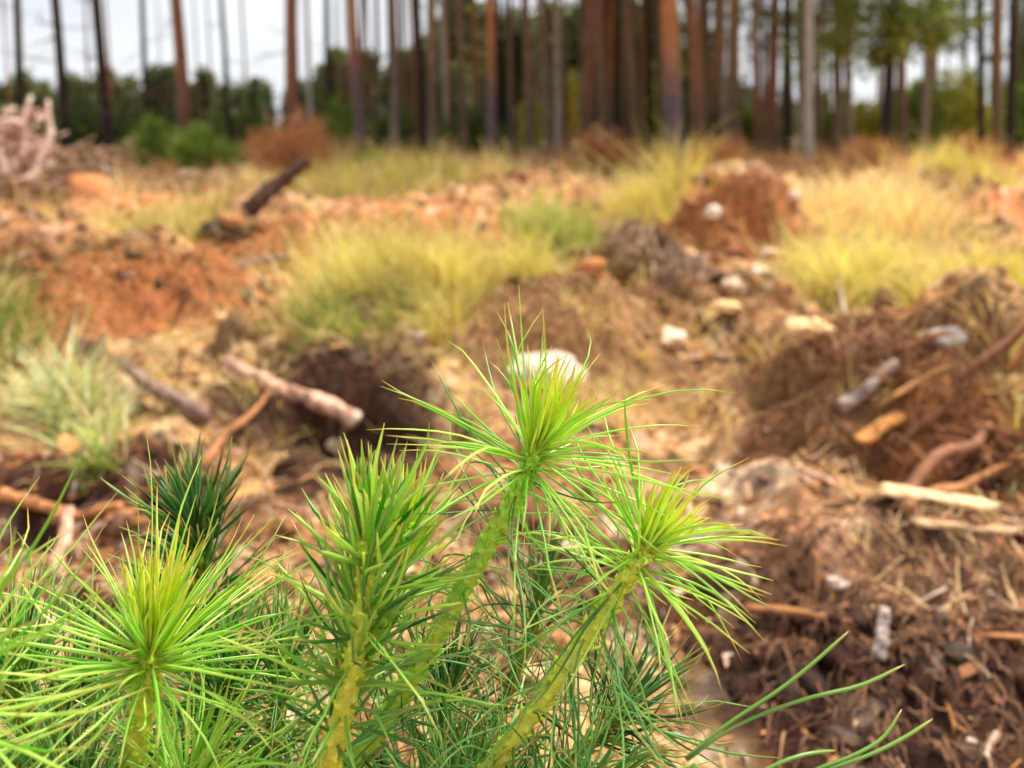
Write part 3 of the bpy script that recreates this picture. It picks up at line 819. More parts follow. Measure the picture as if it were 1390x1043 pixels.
def stick(name, a, b, r0, r1, c, label, cat, seed, amp=.04, k=10, S=26, cut=None, twigs=0, knob=.34, group=None, lift=(0.0, 0.0)):
    """a length of dead wood between two points of the ground, given as pixels; radii in metres"""
    r = np.random.default_rng(seed)
    p0 = on_ground(*a); p1 = on_ground(*b)
    p0 = p0 + np.array([0, 0, lift[0] + r0 * .5]); p1 = p1 + np.array([0, 0, lift[1] + r1 * .5])
    q = wander(p0, p1, S, amp, r)
    t = np.linspace(0, 1, S)
    rad = r0 + (r1 - r0) * t
    th = np.arange(k) / k * 2 * math.pi
    rr = rad[None, :, None] * (1 + knob * pnoise(np.cos(th)[None] * 1.5 + t[:, None] * 9, np.sin(th)[None] * 1.5 + seed, t[:, None] * 6))[None]
    V, F, CC = tubes(q[None], rr, k, True)
    streak = fbm(np.cos(th)[None] * 2.2 + seed, np.sin(th)[None] * 2.2 + t[:, None] * 1.5, t[:, None] * 5, 3)
    flake = fbm(np.cos(th)[None] * 1.1, np.sin(th)[None] * 1.1 + t[:, None] * 6, t[:, None] * 9 + seed, 3)
    CC = c[None, None] * (1 + .55 * streak[..., None])                       # grain, with bark left on in places
    w = smooth(.12, .35, flake)[..., None] * .75
    CC = (CC * (1 - w) + srgb(96, 66, 50) * w).reshape(-1, 3)
    mid = q.mean(0)
    root = link(name, new_mesh(name, V - mid, F, M_WOOD, CC), None, mid)
    tag(root, label, cat, group)
    if cut is not None:                                   # pale sawn or broken end
        T = q[-1] - q[-2]; T /= np.linalg.norm(T)
        e = np.stack([q[-1] - mid - T * r1 * .3, q[-1] - mid + T * r1 * .35])[None]
        V, F, C2 = tubes(e, np.array([[r1 * 1.02, r1 * .9]]), 10, True, np.repeat(cut[None, None], 2, 1))
        link('broken_end', new_mesh('broken_end', V, F, M_WOOD, C2, False), root)
    for i in range(twigs):
        s = int(r.integers(2, S - 2)); L = np.linalg.norm(p1 - p0) * r.uniform(.15, .4)
        d = r.normal(size=3); d[2] = abs(d[2]) * .6; d /= np.linalg.norm(d)
        w = wander(q[s] - mid, q[s] - mid + d * L, 7, .06, r)
        V, F, C2 = tubes(w[None], (rad[s] * .4 * (1 - .7 * np.linspace(0, 1, 7)))[None], 5, True, np.repeat(c[None, None], 7, 1))
        link('twig', new_mesh('twig', V, F, M_WOOD, C2), root)
    return root

GREYW = srgb(150, 122, 108); PALEW = srgb(226, 176, 148); DARKW = srgb(84, 58, 46); ORW = srgb(208, 142, 88); BRW = srgb(140, 92, 64); SILV = srgb(206, 186, 174)
stick('broken_branch', (275, 590), (165, 535), .016, .013, GREYW, 'broken grey branch with a splintered pale tip beside pale grass', 'branch', 1, .03, cut=srgb(235, 225, 215), lift=(.02, .06))
stick('peeled_branch', (305, 525), (483, 612), .014, .020, PALEW, 'peeled pinkish branch with a sawn end across the dark peat hollow', 'branch', 2, .05, cut=srgb(244, 210, 180), lift=(.05, .05))
stick('log', (335, 314), (418, 292), .042, .026, DARKW, 'dark log slanting up from the orange soil', 'log', 3, .02, lift=(.05, .24))
stick('root', (1140, 575), (1215, 520), .013, .010, SILV, 'silvery root bending over the hole in the root heap', 'root', 4, .05, lift=(.02, .03))
stick('root', (1180, 640), (1290, 575), .007, .006, BRW, 'thin brown root crossing the hole in the root heap', 'root', 5, .06, lift=(.0, .03))
stick('root', (1225, 690), (1340, 615), .010, .007, BRW * 1.3, 'brown root sloping up the side of the root heap', 'root', 6, .06, lift=(0, .02))
stick('root', (1230, 700), (1390, 640), .008, .006, ORW * .8, 'orange brown root along the foot of the root heap', 'root', 7, .06, lift=(0, .01))
stick('root', (1255, 600), (1390, 470), .009, .007, BRW, 'brown root draped over the top of the root heap', 'root', 8, .06, lift=(.01, .02))
stick('root', (1150, 500), (1290, 475), .010, .007, BRW * 1.2, 'brown root lying along the crest of the root heap', 'root', 9, .05, lift=(.01, .02))
stick('root', (970, 560), (1060, 470), .006, .005, BRW * .8, 'thin dark root hanging into the sandy furrow', 'root', 10, .05, lift=(0, .02))
stick('root', (1010, 845), (1390, 890), .0045, .0035, ORW * .9, 'long thin orange root lying on the dark foreground soil', 'root', 12, .02, S=30, lift=(.014, .014))
stick('wood_stub', (1192, 905), (1200, 855), .008, .006, SILV, 'short pale stub standing by the long thin orange root', 'stub', 13, .05, lift=(0, .02))
stick('stick', (0, 690), (90, 712), .010, .008, ORW, 'orange brown stick lying beside the dark left hollow', 'stick', 14, .03, lift=(.01, .01))
stick('stick', (75, 715), (165, 700), .009, .006, ORW * .9, 'rusty stick continuing from the orange brown one', 'stick', 15, .05, lift=(.01, .01))
stick('stick', (75, 790), (95, 715), .010, .008, PALEW * .9, 'pale upright stick below the orange brown stick', 'stick', 16, .04, lift=(0, .02))
stick('stick', (30, 685), (105, 605), .006, .004, PALEW * .8, 'thin pinkish twig leaning over the dark left hollow', 'stick', 17, .04, lift=(0, .03))
stick('stick', (95, 690), (118, 620), .005, .003, SILV * .8, 'thin pale twig beside the small green tuft', 'stick', 18, .04, lift=(0, .03))
stick('stick', (270, 640), (365, 555), .009, .006, ORW * .8, 'forked tan stick below the peeled pinkish branch', 'stick', 19, .05, twigs=1, lift=(0, .02))
stick('stick', (165, 395), (395, 362), .014, .011, GREYW * .7, 'long grey stick lying along the ridge of soil', 'stick', 20, .02, lift=(.01, .02))
stick('stick', (1085, 645), (1130, 672), .006, .005, PALEW, 'short pale stick at the edge of the furrow', 'stick', 21, .02, lift=(.01, .01))
stick('stick', (680, 870), (800, 900), .008, .006, ORW, 'tan stick seen through the seedling needles', 'stick', 22, .03, lift=(.01, .01))
stick('stick', (330, 800), (420, 815), .010, .008, ORW * .9, 'orange stick behind the dark green shoot', 'stick', 23, .03, lift=(.01, .01))
stick('stalk', (1150, 450), (1140, 395), .004, .002, SILV, 'thin upright dry stalk on the crest of the root heap', 'stalk', 24, .02, k=5, lift=(0, .05))
stick('stalk', (1265, 385), (1262, 330), .007, .004, srgb(110, 120, 60), 'lone green stalk standing in the straw grass', 'stalk', 25, .03, k=5, lift=(0, .12))

def slab(name, a, b, wid, thick, c, label, cat, seed, lift=.01):
    """a split piece of wood or bark: a curved, rough edged board"""
    r = np.random.default_rng(seed)
    p0 = on_ground(*a) + np.array([0, 0, lift]); p1 = on_ground(*b) + np.array([0, 0, lift])
    T = p1 - p0; L = np.linalg.norm(T); T /= L
    S_ = np.cross(T, [0, 0, 1]); S_ /= np.linalg.norm(S_); N_ = np.cross(S_, T)
    nu, nv = 14, 5
    V = []
    for top in (1, 0):
        for i in range(nu):
            for j in range(nv):
                u = i / (nu - 1); v = j / (nv - 1) - .5
                ww = wid * (1 - .5 * abs(u - .45)) * (1 + .25 * math.sin(u * 9 + seed))
                q = p0 + T * (u * L + r.normal() * .004 * (i in (0, nu - 1))) + S_ * (v * ww)
                V.append(q + N_ * ((thick if top else 0) + .25 * wid * (.25 - v * v) + r.normal() * .0012))
    V = np.array(V); n = nu * nv
    F = []
    for i in range(nu - 1):
        for j in range(nv - 1):
            q = [i * nv + j, (i + 1) * nv + j, (i + 1) * nv + j + 1, i * nv + j + 1]
            F.append(q); F.append([n + k for k in q[::-1]])
    for i in range(nu - 1):
        for j in (0, nv - 1):
            q = [i * nv + j, (i + 1) * nv + j]; F.append([q[0], q[1], n + q[1], n + q[0]] if j else [q[1], q[0], n + q[0], n + q[1]])
    for j in range(nv - 1):
        for i in (0, nu - 1):
            q = [i * nv + j, i * nv + j + 1]; F.append([q[0], q[1], n + q[1], n + q[0]])
    mid = V.mean(0)
    C = c[None] * r.uniform(.75, 1.2, (len(V), 1))
    o = link(name, new_mesh(name, V - mid, np.array(F), M_WOOD, C), None, mid)
    tag(o, label, cat)
slab('wood_chip', (1165, 620), (1225, 580), .035, .006, srgb(222, 150, 84), 'bright orange split wood chip in the hole of the root heap', 'wood chip', 31, .02)
slab('plank', (1195, 685), (1350, 705), .035, .006, srgb(238, 200, 150), 'pale split plank below the root heap', 'plank', 32, .012)
slab('bark_strip', (1240, 728), (1380, 738), .025, .005, srgb(220, 178, 132), 'tan bark strip in front of the pale split plank', 'bark', 33, .01)
slab('bark_strip', (1190, 570), (1250, 545), .02, .004, srgb(210, 150, 100), 'tan bark strip over the silvery root', 'bark', 34, .02)
slab('bark_strip', (700, 930), (830, 960), .035, .005, srgb(226, 176, 128), 'sandy bark piece under the seedling shoots', 'bark', 35, .01)

def stone(px, py, wpx, c, label, seed, flat=.6, name='stone', cat='stone'):
    r = np.random.default_rng(seed)
    p = on_ground(px, py); s = (p[1] * cp + (CAMH - p[2]) * sp) / FPX * wpx * .5
    V, F = ICO4
    n = fbm(V[:, 0] * 1.3 + seed, V[:, 1] * 1.3, V[:, 2] * 1.3, 3)
    facet = np.round((V @ _grad[seed % 200: seed % 200 + 9].T).max(1) * 5) / 5
    W = V * (1 + .30 * n + .12 * (facet - .9) + .05 * fbm(V[:, 0] * 5, V[:, 1] * 5, V[:, 2] * 5 + seed, 2))[:, None] * np.array([1, .8, flat])[None]
    C = c[None] * (1 + .25 * fbm(V[:, 0] * 3, V[:, 1] * 3, V[:, 2] * 3 + seed, 3))[:, None]
    o = link(name, new_mesh(name, W * s, [F], M_STONE, C), None, p + np.array([0, 0, s * flat * .12]))
    o.rotation_euler.z = r.uniform(0, 6.28)
    tag(o, label, cat)
stone(738, 508, 108, srgb(226, 202, 184), 'whitish stone lying against the earth mound behind the seedling', 1, .42)
stone(905, 460, 56, srgb(240, 214, 184), 'pale flat stone at the top of the sandy furrow', 2, .4)
stone(1000, 395, 44, srgb(236, 206, 174), 'pale stone on the soil between the orange heap and the furrow', 3, .5)
stone(1105, 452, 76, srgb(240, 196, 136), 'tan flat stone on the crest of the furrow bank', 4, .35)
stone(1288, 466, 50, srgb(172, 160, 150), 'grey stone at the edge of the bright yellow grass', 5, .7)
stone(1045, 350, 26, srgb(232, 204, 186), 'small pinkish stone on the slope of the orange heap', 6)
stone(972, 292, 34, srgb(240, 220, 196), 'whitish stone on top of the orange heap', 7)
stone(1075, 275, 30, srgb(226, 190, 160), 'small tan stone beside the straw grass', 8)
stone(290, 322, 40, srgb(96, 76, 66), 'dark stone at the foot of the slanting log', 9, .8)
stone(985, 420, 40, srgb(236, 196, 140), 'sandy stone just above the furrow bend', 10, .4)
stone(1030, 372, 30, srgb(226, 200, 176), 'grey tan stone below the small pinkish stone', 11, .6)
stone(985, 640, 46, srgb(240, 216, 190), 'pale lump of sand in the furrow bottom', 12, .35, 'sand_lump', 'lump')
stone(1140, 800, 34, srgb(230, 206, 188), 'small pale stone in the dark foreground soil', 13, .4)
stone(455, 610, 30, srgb(200, 170, 140), 'tan pebble in the dark peat hollow', 14, .6)
stone(210, 590, 40, srgb(176, 150, 104), 'small brown stone under the broken grey branch', 15, .5)

# heaps of brushwood
def brush_heap(px, py, wm, hm, n, c0, c1, label, seed, rad=.006):
    r = np.random.default_rng(seed)
    p = on_ground(px, py)
    root = empty('brushwood_heap', p); tag(root, label, 'brushwood')
    S = 6; t = np.linspace(0, 1, S)
    big = []
    a = r.uniform(0, 6.28, n); st = r.normal(size=(n, 3)) * np.array([wm * .45, wm * .4, 0]); st[:, 2] = r.uniform(-.02, hm, n) * np.exp(-(st[:, 0] / wm) ** 2 * 1.4)
    d = np.stack([np.cos(a), np.sin(a), r.uniform(-.35, .7, n)], 1) * r.uniform(.2, .6, n)[:, None] * wm
    pts = st[:, None] + d[:, None] * (t - .5)[None, :, None] + r.normal(size=(n, S, 3)) * .018
    pts[..., 2] = np.maximum(pts[..., 2], -.02)
    k = r.uniform(0, 1, n)[:, None, None]
    C = np.repeat(c0 * (1 - k) + c1 * k, S, 1)
    V, F, C = tubes(pts, rad * r.uniform(.4, 1.5, n)[:, None] * (1 - .5 * t)[None], 5, True, C)
    o = link('twigs', new_mesh('twigs', V, F, M_WOOD, C), root); o['kind'] = 'stuff'
    for i in range(8):
        w = wander(np.array([r.uniform(-.5, .5) * wm, r.uniform(-.4, .2) * wm, r.uniform(0, .4) * hm]), np.array([r.uniform(-.6, .6) * wm, r.uniform(-.4, .4) * wm, r.uniform(.5, 1.1) * hm]), 8, .06, r)
        V, F, C2 = tubes(w[None], (rad * 1.6 * (1 - .5 * np.linspace(0, 1, 8)))[None], 7, True, np.repeat((c1 * .95)[None, None], 8, 1))
        link('branch', new_mesh('branch', V, F, M_WOOD, C2), root)
brush_heap(25, 268, .55, .72, 150, srgb(150, 100, 80), srgb(246, 214, 196), 'heap of pinkish pale brushwood below the dark slender pine', 91, .017)
brush_heap(120, 262, .5, .35, 160, srgb(130, 100, 76), srgb(196, 160, 124), 'low tan brushwood heap at the feet of the black stems', 92, .008)
brush_heap(860, 358, .2, .14, 45, srgb(110, 84, 66), srgb(200, 164, 130), 'loose brushwood tangle on the mossy mound', 93, .004)
brush_heap(1330, 640, .14, .07, 90, srgb(110, 72, 50), srgb(176, 120, 80), 'tangle of brown rootlets on the flank of the root heap', 94, .0025)
brush_heap(1170, 480, .14, .05, 80, srgb(120, 84, 60), srgb(196, 146, 104), 'loose rootlets strewn on the crest of the root heap', 95, .002)
brush_heap(920, 385, .2, .12, 40, srgb(120, 96, 84), srgb(190, 160, 140), 'greyish brushwood leaning on the slope above the furrow', 96, .004)

# loose litter over the whole clearing: clods, chips, twigs, needles
def litter():
    r = np.random.default_rng(55)
    def pts(n, d0, d1, spread=.75):
        d = np.exp(r.uniform(math.log(d0), math.log(d1), n)); th = r.uniform(-spread, spread, n)
        return d * np.sin(th), d * np.cos(th), d
    # clods
    protos = []
    for s in range(4):
        V, F = ICO2
        n = fbm(V[:, 0] * 1.6 + s * 9, V[:, 1] * 1.6, V[:, 2] * 1.6, 3)
        pl = _grad[s * 20: s * 20 + 12]
        cutp = np.minimum(1.0, (.62 / np.maximum(V @ pl.T, .05)).min(1))          # broken faces
        protos.append((V * (cutp * (1 + .30 * n))[:, None] * 1.15, F))
    parts = []
    for (pv, pf) in protos:
        x, y, d = pts(3600, .55, 14)
        keep = fbm(x * 3, y * 3, 4.0, 3) > -.12
        x, y, d = x[keep], y[keep], d[keep]
        N = len(x)
        s = np.abs(r.lognormal(-5.35, .62, N)) * (d ** .65)
        sc_ = s[:, None] * r.uniform(.6, 1.3, (N, 3)) * np.array([1, 1, .7])
        c = soil_color(x, y) * r.uniform(.45, 1.35, N)[:, None]
        parts.append(scatter(pv, pf, np.column_stack([x, y, H(x, y) + s * .25]), sc_, rand_rot(N, .5, r), c))
    for q in range(3):                                  # overturned lumps and sods
        V, F = ICO3
        n = fbm(V[:, 0] * 1.5 + q * 7, V[:, 1] * 1.5, V[:, 2] * 1.5, 4); pl = _grad[q * 20 + 90: q * 20 + 104]
        cutp = np.minimum(1.0, (.6 / np.maximum(V @ pl.T, .05)).min(1))
        pv = V * (cutp * (1 + .42 * n))[:, None] * 1.2
        x, y, d = pts(420, 2.0, 13)
        keep = (fbm(x * 1.1, y * 1.1, 64.0, 2) > -.1) & (rough_mask(x, y) > .8)
        x, y, d = x[keep], y[keep], d[keep]; N = len(x)
        s = np.minimum(r.lognormal(-4.35, .4, N) * d ** .72, .055)
        sc_ = s[:, None] * r.uniform(.55, 1.5, (N, 3)) * np.array([1, 1, .75])
        c = soil_color(x, y) * r.uniform(.35, 1.05, N)[:, None]
        parts.append(scatter(pv, F, np.column_stack([x, y, H(x, y) + s * .2]), sc_, rand_rot(N, .9, r), c))
    V, F, C = merge(parts)
    tag(link('soil_clods', new_mesh('soil_clods', V, F, M_CLOD, C, False)), 'loose crumbs and clods of soil strewn over the clearing', 'soil', kind='stuff')
    # twigs and roots
    x, y, d = pts(5200, .55, 12)
    keep = fbm(x * 2.2, y * 2.2, 24.0, 2) > -.2
    keep &= soil_color(x, y).mean(1) > r.uniform(0, .16, len(x))
    x, y, d = x[keep], y[keep], d[keep]; N = len(x)
    L = r.lognormal(-2.9, .55, N) * d ** .35; a = r.uniform(0, 6.28, N)
    S = 6; t = np.linspace(-.5, .5, S)
    cur = r.normal(0, .35, N)
    px_ = x[:, None] + np.cos(a)[:, None] * L[:, None] * t - np.sin(a)[:, None] * (L * cur)[:, None] * (t ** 2 * 2) ; py_ = y[:, None] + np.sin(a)[:, None] * L[:, None] * t + np.cos(a)[:, None] * (L * cur)[:, None] * (t ** 2 * 2)
    pz = H(px_.ravel(), py_.ravel(), True).reshape(px_.shape)
    pz = .5 * pz + .5 * pz.mean(1, keepdims=True) + .003 * d[:, None] ** .5 + r.normal(size=pz.shape) * .003 + (r.uniform(-.1, .28, N) * L)[:, None] * t
    k = r.uniform(0, 1, N)
    pal = np.array([srgb(230, 190, 150), srgb(190, 130, 84), srgb(140, 96, 70), srgb(206, 180, 160), srgb(96, 64, 48), srgb(220, 150, 84)])
    c = pal[r.integers(0, 6, N)] * r.uniform(.7, 1.1, N)[:, None]
    V, F, C = tubes(np.stack([px_, py_, pz], -1), (r.lognormal(-6.45, .45, N) * d ** .4)[:, None] * (1 - .6 * (t + .5))[None], 4, True, np.repeat(c[:, None], S, 1))
    tag(link('twig_litter', new_mesh('twig_litter', V, F, M_WOOD, C)), 'thin dry twigs and rootlets strewn over the soil', 'twigs', kind='stuff')
    # bark chips and dead leaves
    x, y, d = pts(6000, .55, 11)
    keep = fbm(x * 2.6, y * 2.6, 34.0, 2) > -.15
    keep &= soil_color(x, y).mean(1) > r.uniform(0, .2, len(x))
    x, y, d = x[keep], y[keep], d[keep]; N = len(x)
    pv = np.array([[-1, -.35, 0], [-.4, -.5, .12], [.5, -.42, .1], [1.05, 0, 0], [.45, .5, .08], [-.5, .42, .14], [-.05, 0, .3]], float)
    pf = np.array([[0, 1, 6], [1, 2, 6], [2, 3, 6], [3, 4, 6], [4, 5, 6], [5, 0, 6]])
    s = r.lognormal(-5.1, .42, N) * d ** .5
    c = pal[r.integers(0, 6, N)] * r.uniform(.75, 1.25, N)[:, None]
    V, F, C = scatter(pv, pf, np.column_stack([x, y, H(x, y) + s * .3]), s[:, None] * np.column_stack([r.uniform(.7, 1.6, N), r.uniform(.5, 1.2, N), np.ones(N)]), rand_rot(N, .6, r), c)
    tag(link('bark_litter', new_mesh('bark_litter', V, F, M_WOOD, C)), 'bark chips and dead leaves strewn over the soil', 'bark', kind='stuff')
    # matted straw and needles
    x, y, d = pts(16000, .55, 9)
    keep = fbm(x * 2.0, y * 2.0, 44.0, 3) > 0.0
    keep &= soil_color(x, y).mean(1) > r.uniform(0, .25, len(x))
    x, y, d = x[keep], y[keep], d[keep]; N = len(x)
    a = r.uniform(0, 6.28, N); L = r.uniform(.03, .09, N) * d ** .4
    S = 4; t = np.linspace(-.5, .5, S)
    P3 = np.stack([x[:, None] + np.cos(a)[:, None] * L[:, None] * t, y[:, None] + np.sin(a)[:, None] * L[:, None] * t, np.zeros((N, S))], -1)
    P3[..., 2] = H(P3[..., 0].ravel(), P3[..., 1].ravel()).reshape(N, S) + .004 + r.uniform(0, .02, N)[:, None] * (.5 - 2 * t ** 2)
    c = (srgb(190, 140, 90) + (srgb(240, 206, 150) - srgb(190, 140, 90)) * r.uniform(0, 1, N)[:, None])
    side = np.stack([-np.sin(a), np.cos(a), np.zeros(N)], 1)
    V, F, C = ribbons(P3, np.full((N, S), .0011) * (d ** .4)[:, None], side, np.repeat(c[:, None], S, 1))
    tag(link('straw_litter', new_mesh('straw_litter', V, F, M_GRASS, C, False)), 'matted straw and dead needles on the soil', 'straw', kind='stuff')
litter()

# dead turf and root fibres hanging down the flanks of the mounds
def drape(px, py, hw, hv, n, L, wid, c0, c1, label, seed):
    r = np.random.default_rng(seed)
    cs = np.array([on_ground(px + hw * a, py + hv * b) for a, b in r.uniform(-1, 1, (60, 2))])
    xy = cs[r.integers(0, 60, n), :2] + r.normal(size=(n, 2)) * np.array([.05, .05]) * cs[:, 1].mean() * .5
    S = 8; p = xy.copy(); P3 = []
    step = (L * r.uniform(.4, 1.3, n) / S)[:, None]
    jit = r.normal(size=(n, 2)) * .7
    for i in range(S):
        P3.append(np.column_stack([p, H(p[:, 0], p[:, 1]) + .004 + .010 * r.uniform(size=n)]))
        e = .012
        g = np.column_stack([H(p[:, 0] + e, p[:, 1], False) - H(p[:, 0] - e, p[:, 1], False), H(p[:, 0], p[:, 1] + e, False) - H(p[:, 0], p[:, 1] - e, False)])
        g = -g / (np.linalg.norm(g, axis=1)[:, None] + 1e-6) + jit + r.normal(size=(n, 2)) * .14
        p = p + g / (np.linalg.norm(g, axis=1)[:, None] + 1e-6) * step
    P3 = np.stack(P3, 1)
    k = r.uniform(0, 1, n)[:, None, None]
    V, F, C = tubes(P3, wid * r.lognormal(0, .4, n)[:, None] * np.linspace(1.1, .35, S)[None], 3, False, np.repeat(c0 * (1 - k) + c1 * k, S, 1))
    tag(link('root_fibres', new_mesh('root_fibres', V, F, M_WOOD, C)), label, 'fibres', kind='stuff')
BRF = (srgb(104, 68, 48), srgb(206, 150, 102)); TNF = (srgb(150, 104, 66), srgb(232, 186, 130)); ORF = (srgb(160, 92, 52), srgb(226, 156, 98))
drape(1200, 540, 160, 80, 2400, .16, .0011, *BRF, 'brown root fibres hanging down the root heap', 201)
drape(1330, 600, 80, 80, 1400, .14, .0011, *ORF, 'orange root fibres at the outer flank of the root heap', 202)
drape(1100, 500, 90, 40, 900, .12, .0010, *TNF, 'tan fibres over the furrow bank', 203)
drape(780, 450, 100, 40, 1600, .14, .0013, *TNF, 'tan dead turf over the earth mound behind the seedling', 204)
drape(810, 395, 90, 25, 900, .16, .0016, *BRF, 'brown fibres over the second earth mound', 205)
drape(1000, 300, 70, 40, 800, .22, .0028, *ORF, 'orange fibres over the tall orange heap', 206)
drape(120, 400, 160, 40, 1500, .18, .0018, *ORF, 'orange fibres over the ridge of soil', 207)
drape(450, 345, 180, 30, 1400, .22, .0022, *ORF, 'rusty fibres over the middle soil bank', 208)
drape(430, 540, 130, 40, 600, .10, .0010, srgb(60, 42, 36), srgb(130, 88, 62), 'dark rootlets hanging into the peat hollow', 209)
drape(1180, 780, 200, 90, 700, .09, .0008, srgb(84, 56, 44), srgb(190, 136, 96), 'fine brown rootlets on the foreground soil', 210)
drape(1200, 960, 180, 80, 220, .07, .0007, srgb(90, 60, 46), srgb(200, 150, 110), 'fine dark rootlets on the dark foreground soil', 211)

# ------------------------------------------------------------------ the pine seedling
NEW_ = (srgb(206, 230, 50), srgb(238, 248, 120))      # this year's needles in the heart of a rosette
MID_ = (srgb(140, 200, 66), srgb(206, 236, 124))
OLD_ = (srgb(64, 134, 56), srgb(152, 206, 116))
DRK_ = (srgb(36, 92, 44), srgb(112, 168, 84))
TIP = srgb(222, 190, 120)

seed_base = P(400, 1330, .36)
seed_base[2] = Hs(seed_base[0], seed_base[1]) - .004
seedling = empty('pine_seedling', seed_base)
tag(seedling, 'young pine seedling with bright yellow green shoots and long needles', 'seedling')
rs = np.random.default_rng(5)

def spline(pts, n):
    pts = np.array(pts, float); m = len(pts)
    if m == 2: return pts[0] + (pts[1] - pts[0]) * np.linspace(0, 1, n)[:, None]
    t = np.linspace(0, m - 1 - 1e-6, n); i = t.astype(int); f = (t - i)[:, None]
    g = lambda k: pts[np.clip(k, 0, m - 1)]
    p0, p1, p2, p3 = g(i - 1), g(i), g(i + 1), g(i + 2)
    return .5 * (2 * p1 + (p2 - p0) * f + (2 * p0 - 5 * p1 + 4 * p2 - p3) * f ** 2 + (3 * p1 - 3 * p2 + p3 - p0) * f ** 3)

SUBN = [0]
def needle_curves(ax, z, r):
    """one zone of needles on the axis ax (n,3): dict with t range, pairs, length, angle range ..."""
    n = z['n']; S = 8
    t = np.linspace(z['t'][0], z['t'][1], n) + r.normal(size=n) * .008
    t = np.clip(t, 0, 1)
    kf = t * (len(ax) - 1.001); k0 = kf.astype(int); fr = (kf - k0)[:, None]
    p = ax[k0] * (1 - fr) + ax[k0 + 1] * fr
    T = ax[np.minimum(k0 + 3, len(ax) - 1)] - ax[np.maximum(k0 - 3, 0)]; T /= np.linalg.norm(T, axis=1)[:, None]
    A, B = frames(T)
    ph = np.arange(n) * 2.39996 + r.uniform(0, 6.28)
    rad = np.cos(ph)[:, None] * A + np.sin(ph)[:, None] * B
    f = np.linspace(0, 1, n)
    ang = R(z['a'][0]) + (R(z['a'][1]) - R(z['a'][0])) * f + r.normal(size=n) * R(z.get('aj', 9))
    out_p, out_r, out_c = [], [], []
    for q in (-1, 1):                                  # needles stand in pairs
        a2 = ang + q * R(5) + r.normal(size=n) * R(4)
        tw = np.cross(T, rad)
        d = T * np.cos(a2)[:, None] + rad * np.sin(a2)[:, None] + tw * (q * .09 + r.normal(size=n) * .08)[:, None]
        d /= np.linalg.norm(d, axis=1)[:, None]
        L = z['L'] * (1 + r.normal(size=n) * z.get('Lj', .14)); L = np.maximum(L, z['L'] * .4)
        s = np.linspace(0, 1, S)
        bend = r.normal(size=(n, 3)) * z.get('bj', .18)
        bend = bend + T * z.get('up', 0.0) + np.array([0, 0, -1.0]) * z.get('droop', .25) * r.uniform(.4, 1.5, n)[:, None]
        wig = r.normal(size=(n, 3)) * z.get('wig', .05)
        kink = r.normal(size=(n, 3)) * z.get('kink', .16)
        at_ = r.uniform(.3, .8, n)
        D = d[:, None] + bend[:, None] * (s ** 1.3)[None, :, None] + wig[:, None] * np.sin(s * 5.5)[None, :, None] + kink[:, None] * smooth(0, .15, s[None] - at_[:, None])[..., None]
        D /= np.linalg.norm(D, axis=-1, keepdims=True)
        step = L[:, None, None] / (S - 1)
        pts = p[:, None] + rad[:, None] * z.get('off', .002) + np.concatenate([np.zeros((n, 1, 3)), np.cumsum(D[:, :-1] * step, 1)], 1)
        w = .86 * z.get('w', .00062) * (1 + r.normal(size=n) * .16)
        prof = np.array([.75, .95, 1.0, 1.0, .97, .88, .66, .16])
        out_p.append(pts); out_r.append(w[:, None] * prof[None])
        k = np.clip(r.normal(.45, .42, n), -.35, 1.25)[:, None]
        c = z['c'][0] * (1 - k) + z['c'][1] * k
        cc = np.repeat(c[:, None], S, 1)
        basew = np.clip(1 - s * 4, 0, 1)[None, :, None] * .5
        cc = cc * (1 - basew) + srgb(206, 214, 80) * basew
        tipw = (smooth(.62, 1.0, s)[None, :] * r.uniform(.2, 1.0, n)[:, None])[..., None]
        cc = c[:, None] * (.85 + .3 * s)[None, :, None] if z.get('stub') else cc * (1 - tipw) + TIP * tipw
        out_c.append(cc)
    return np.concatenate(out_p), np.concatenate(out_r), np.concatenate(out_c)

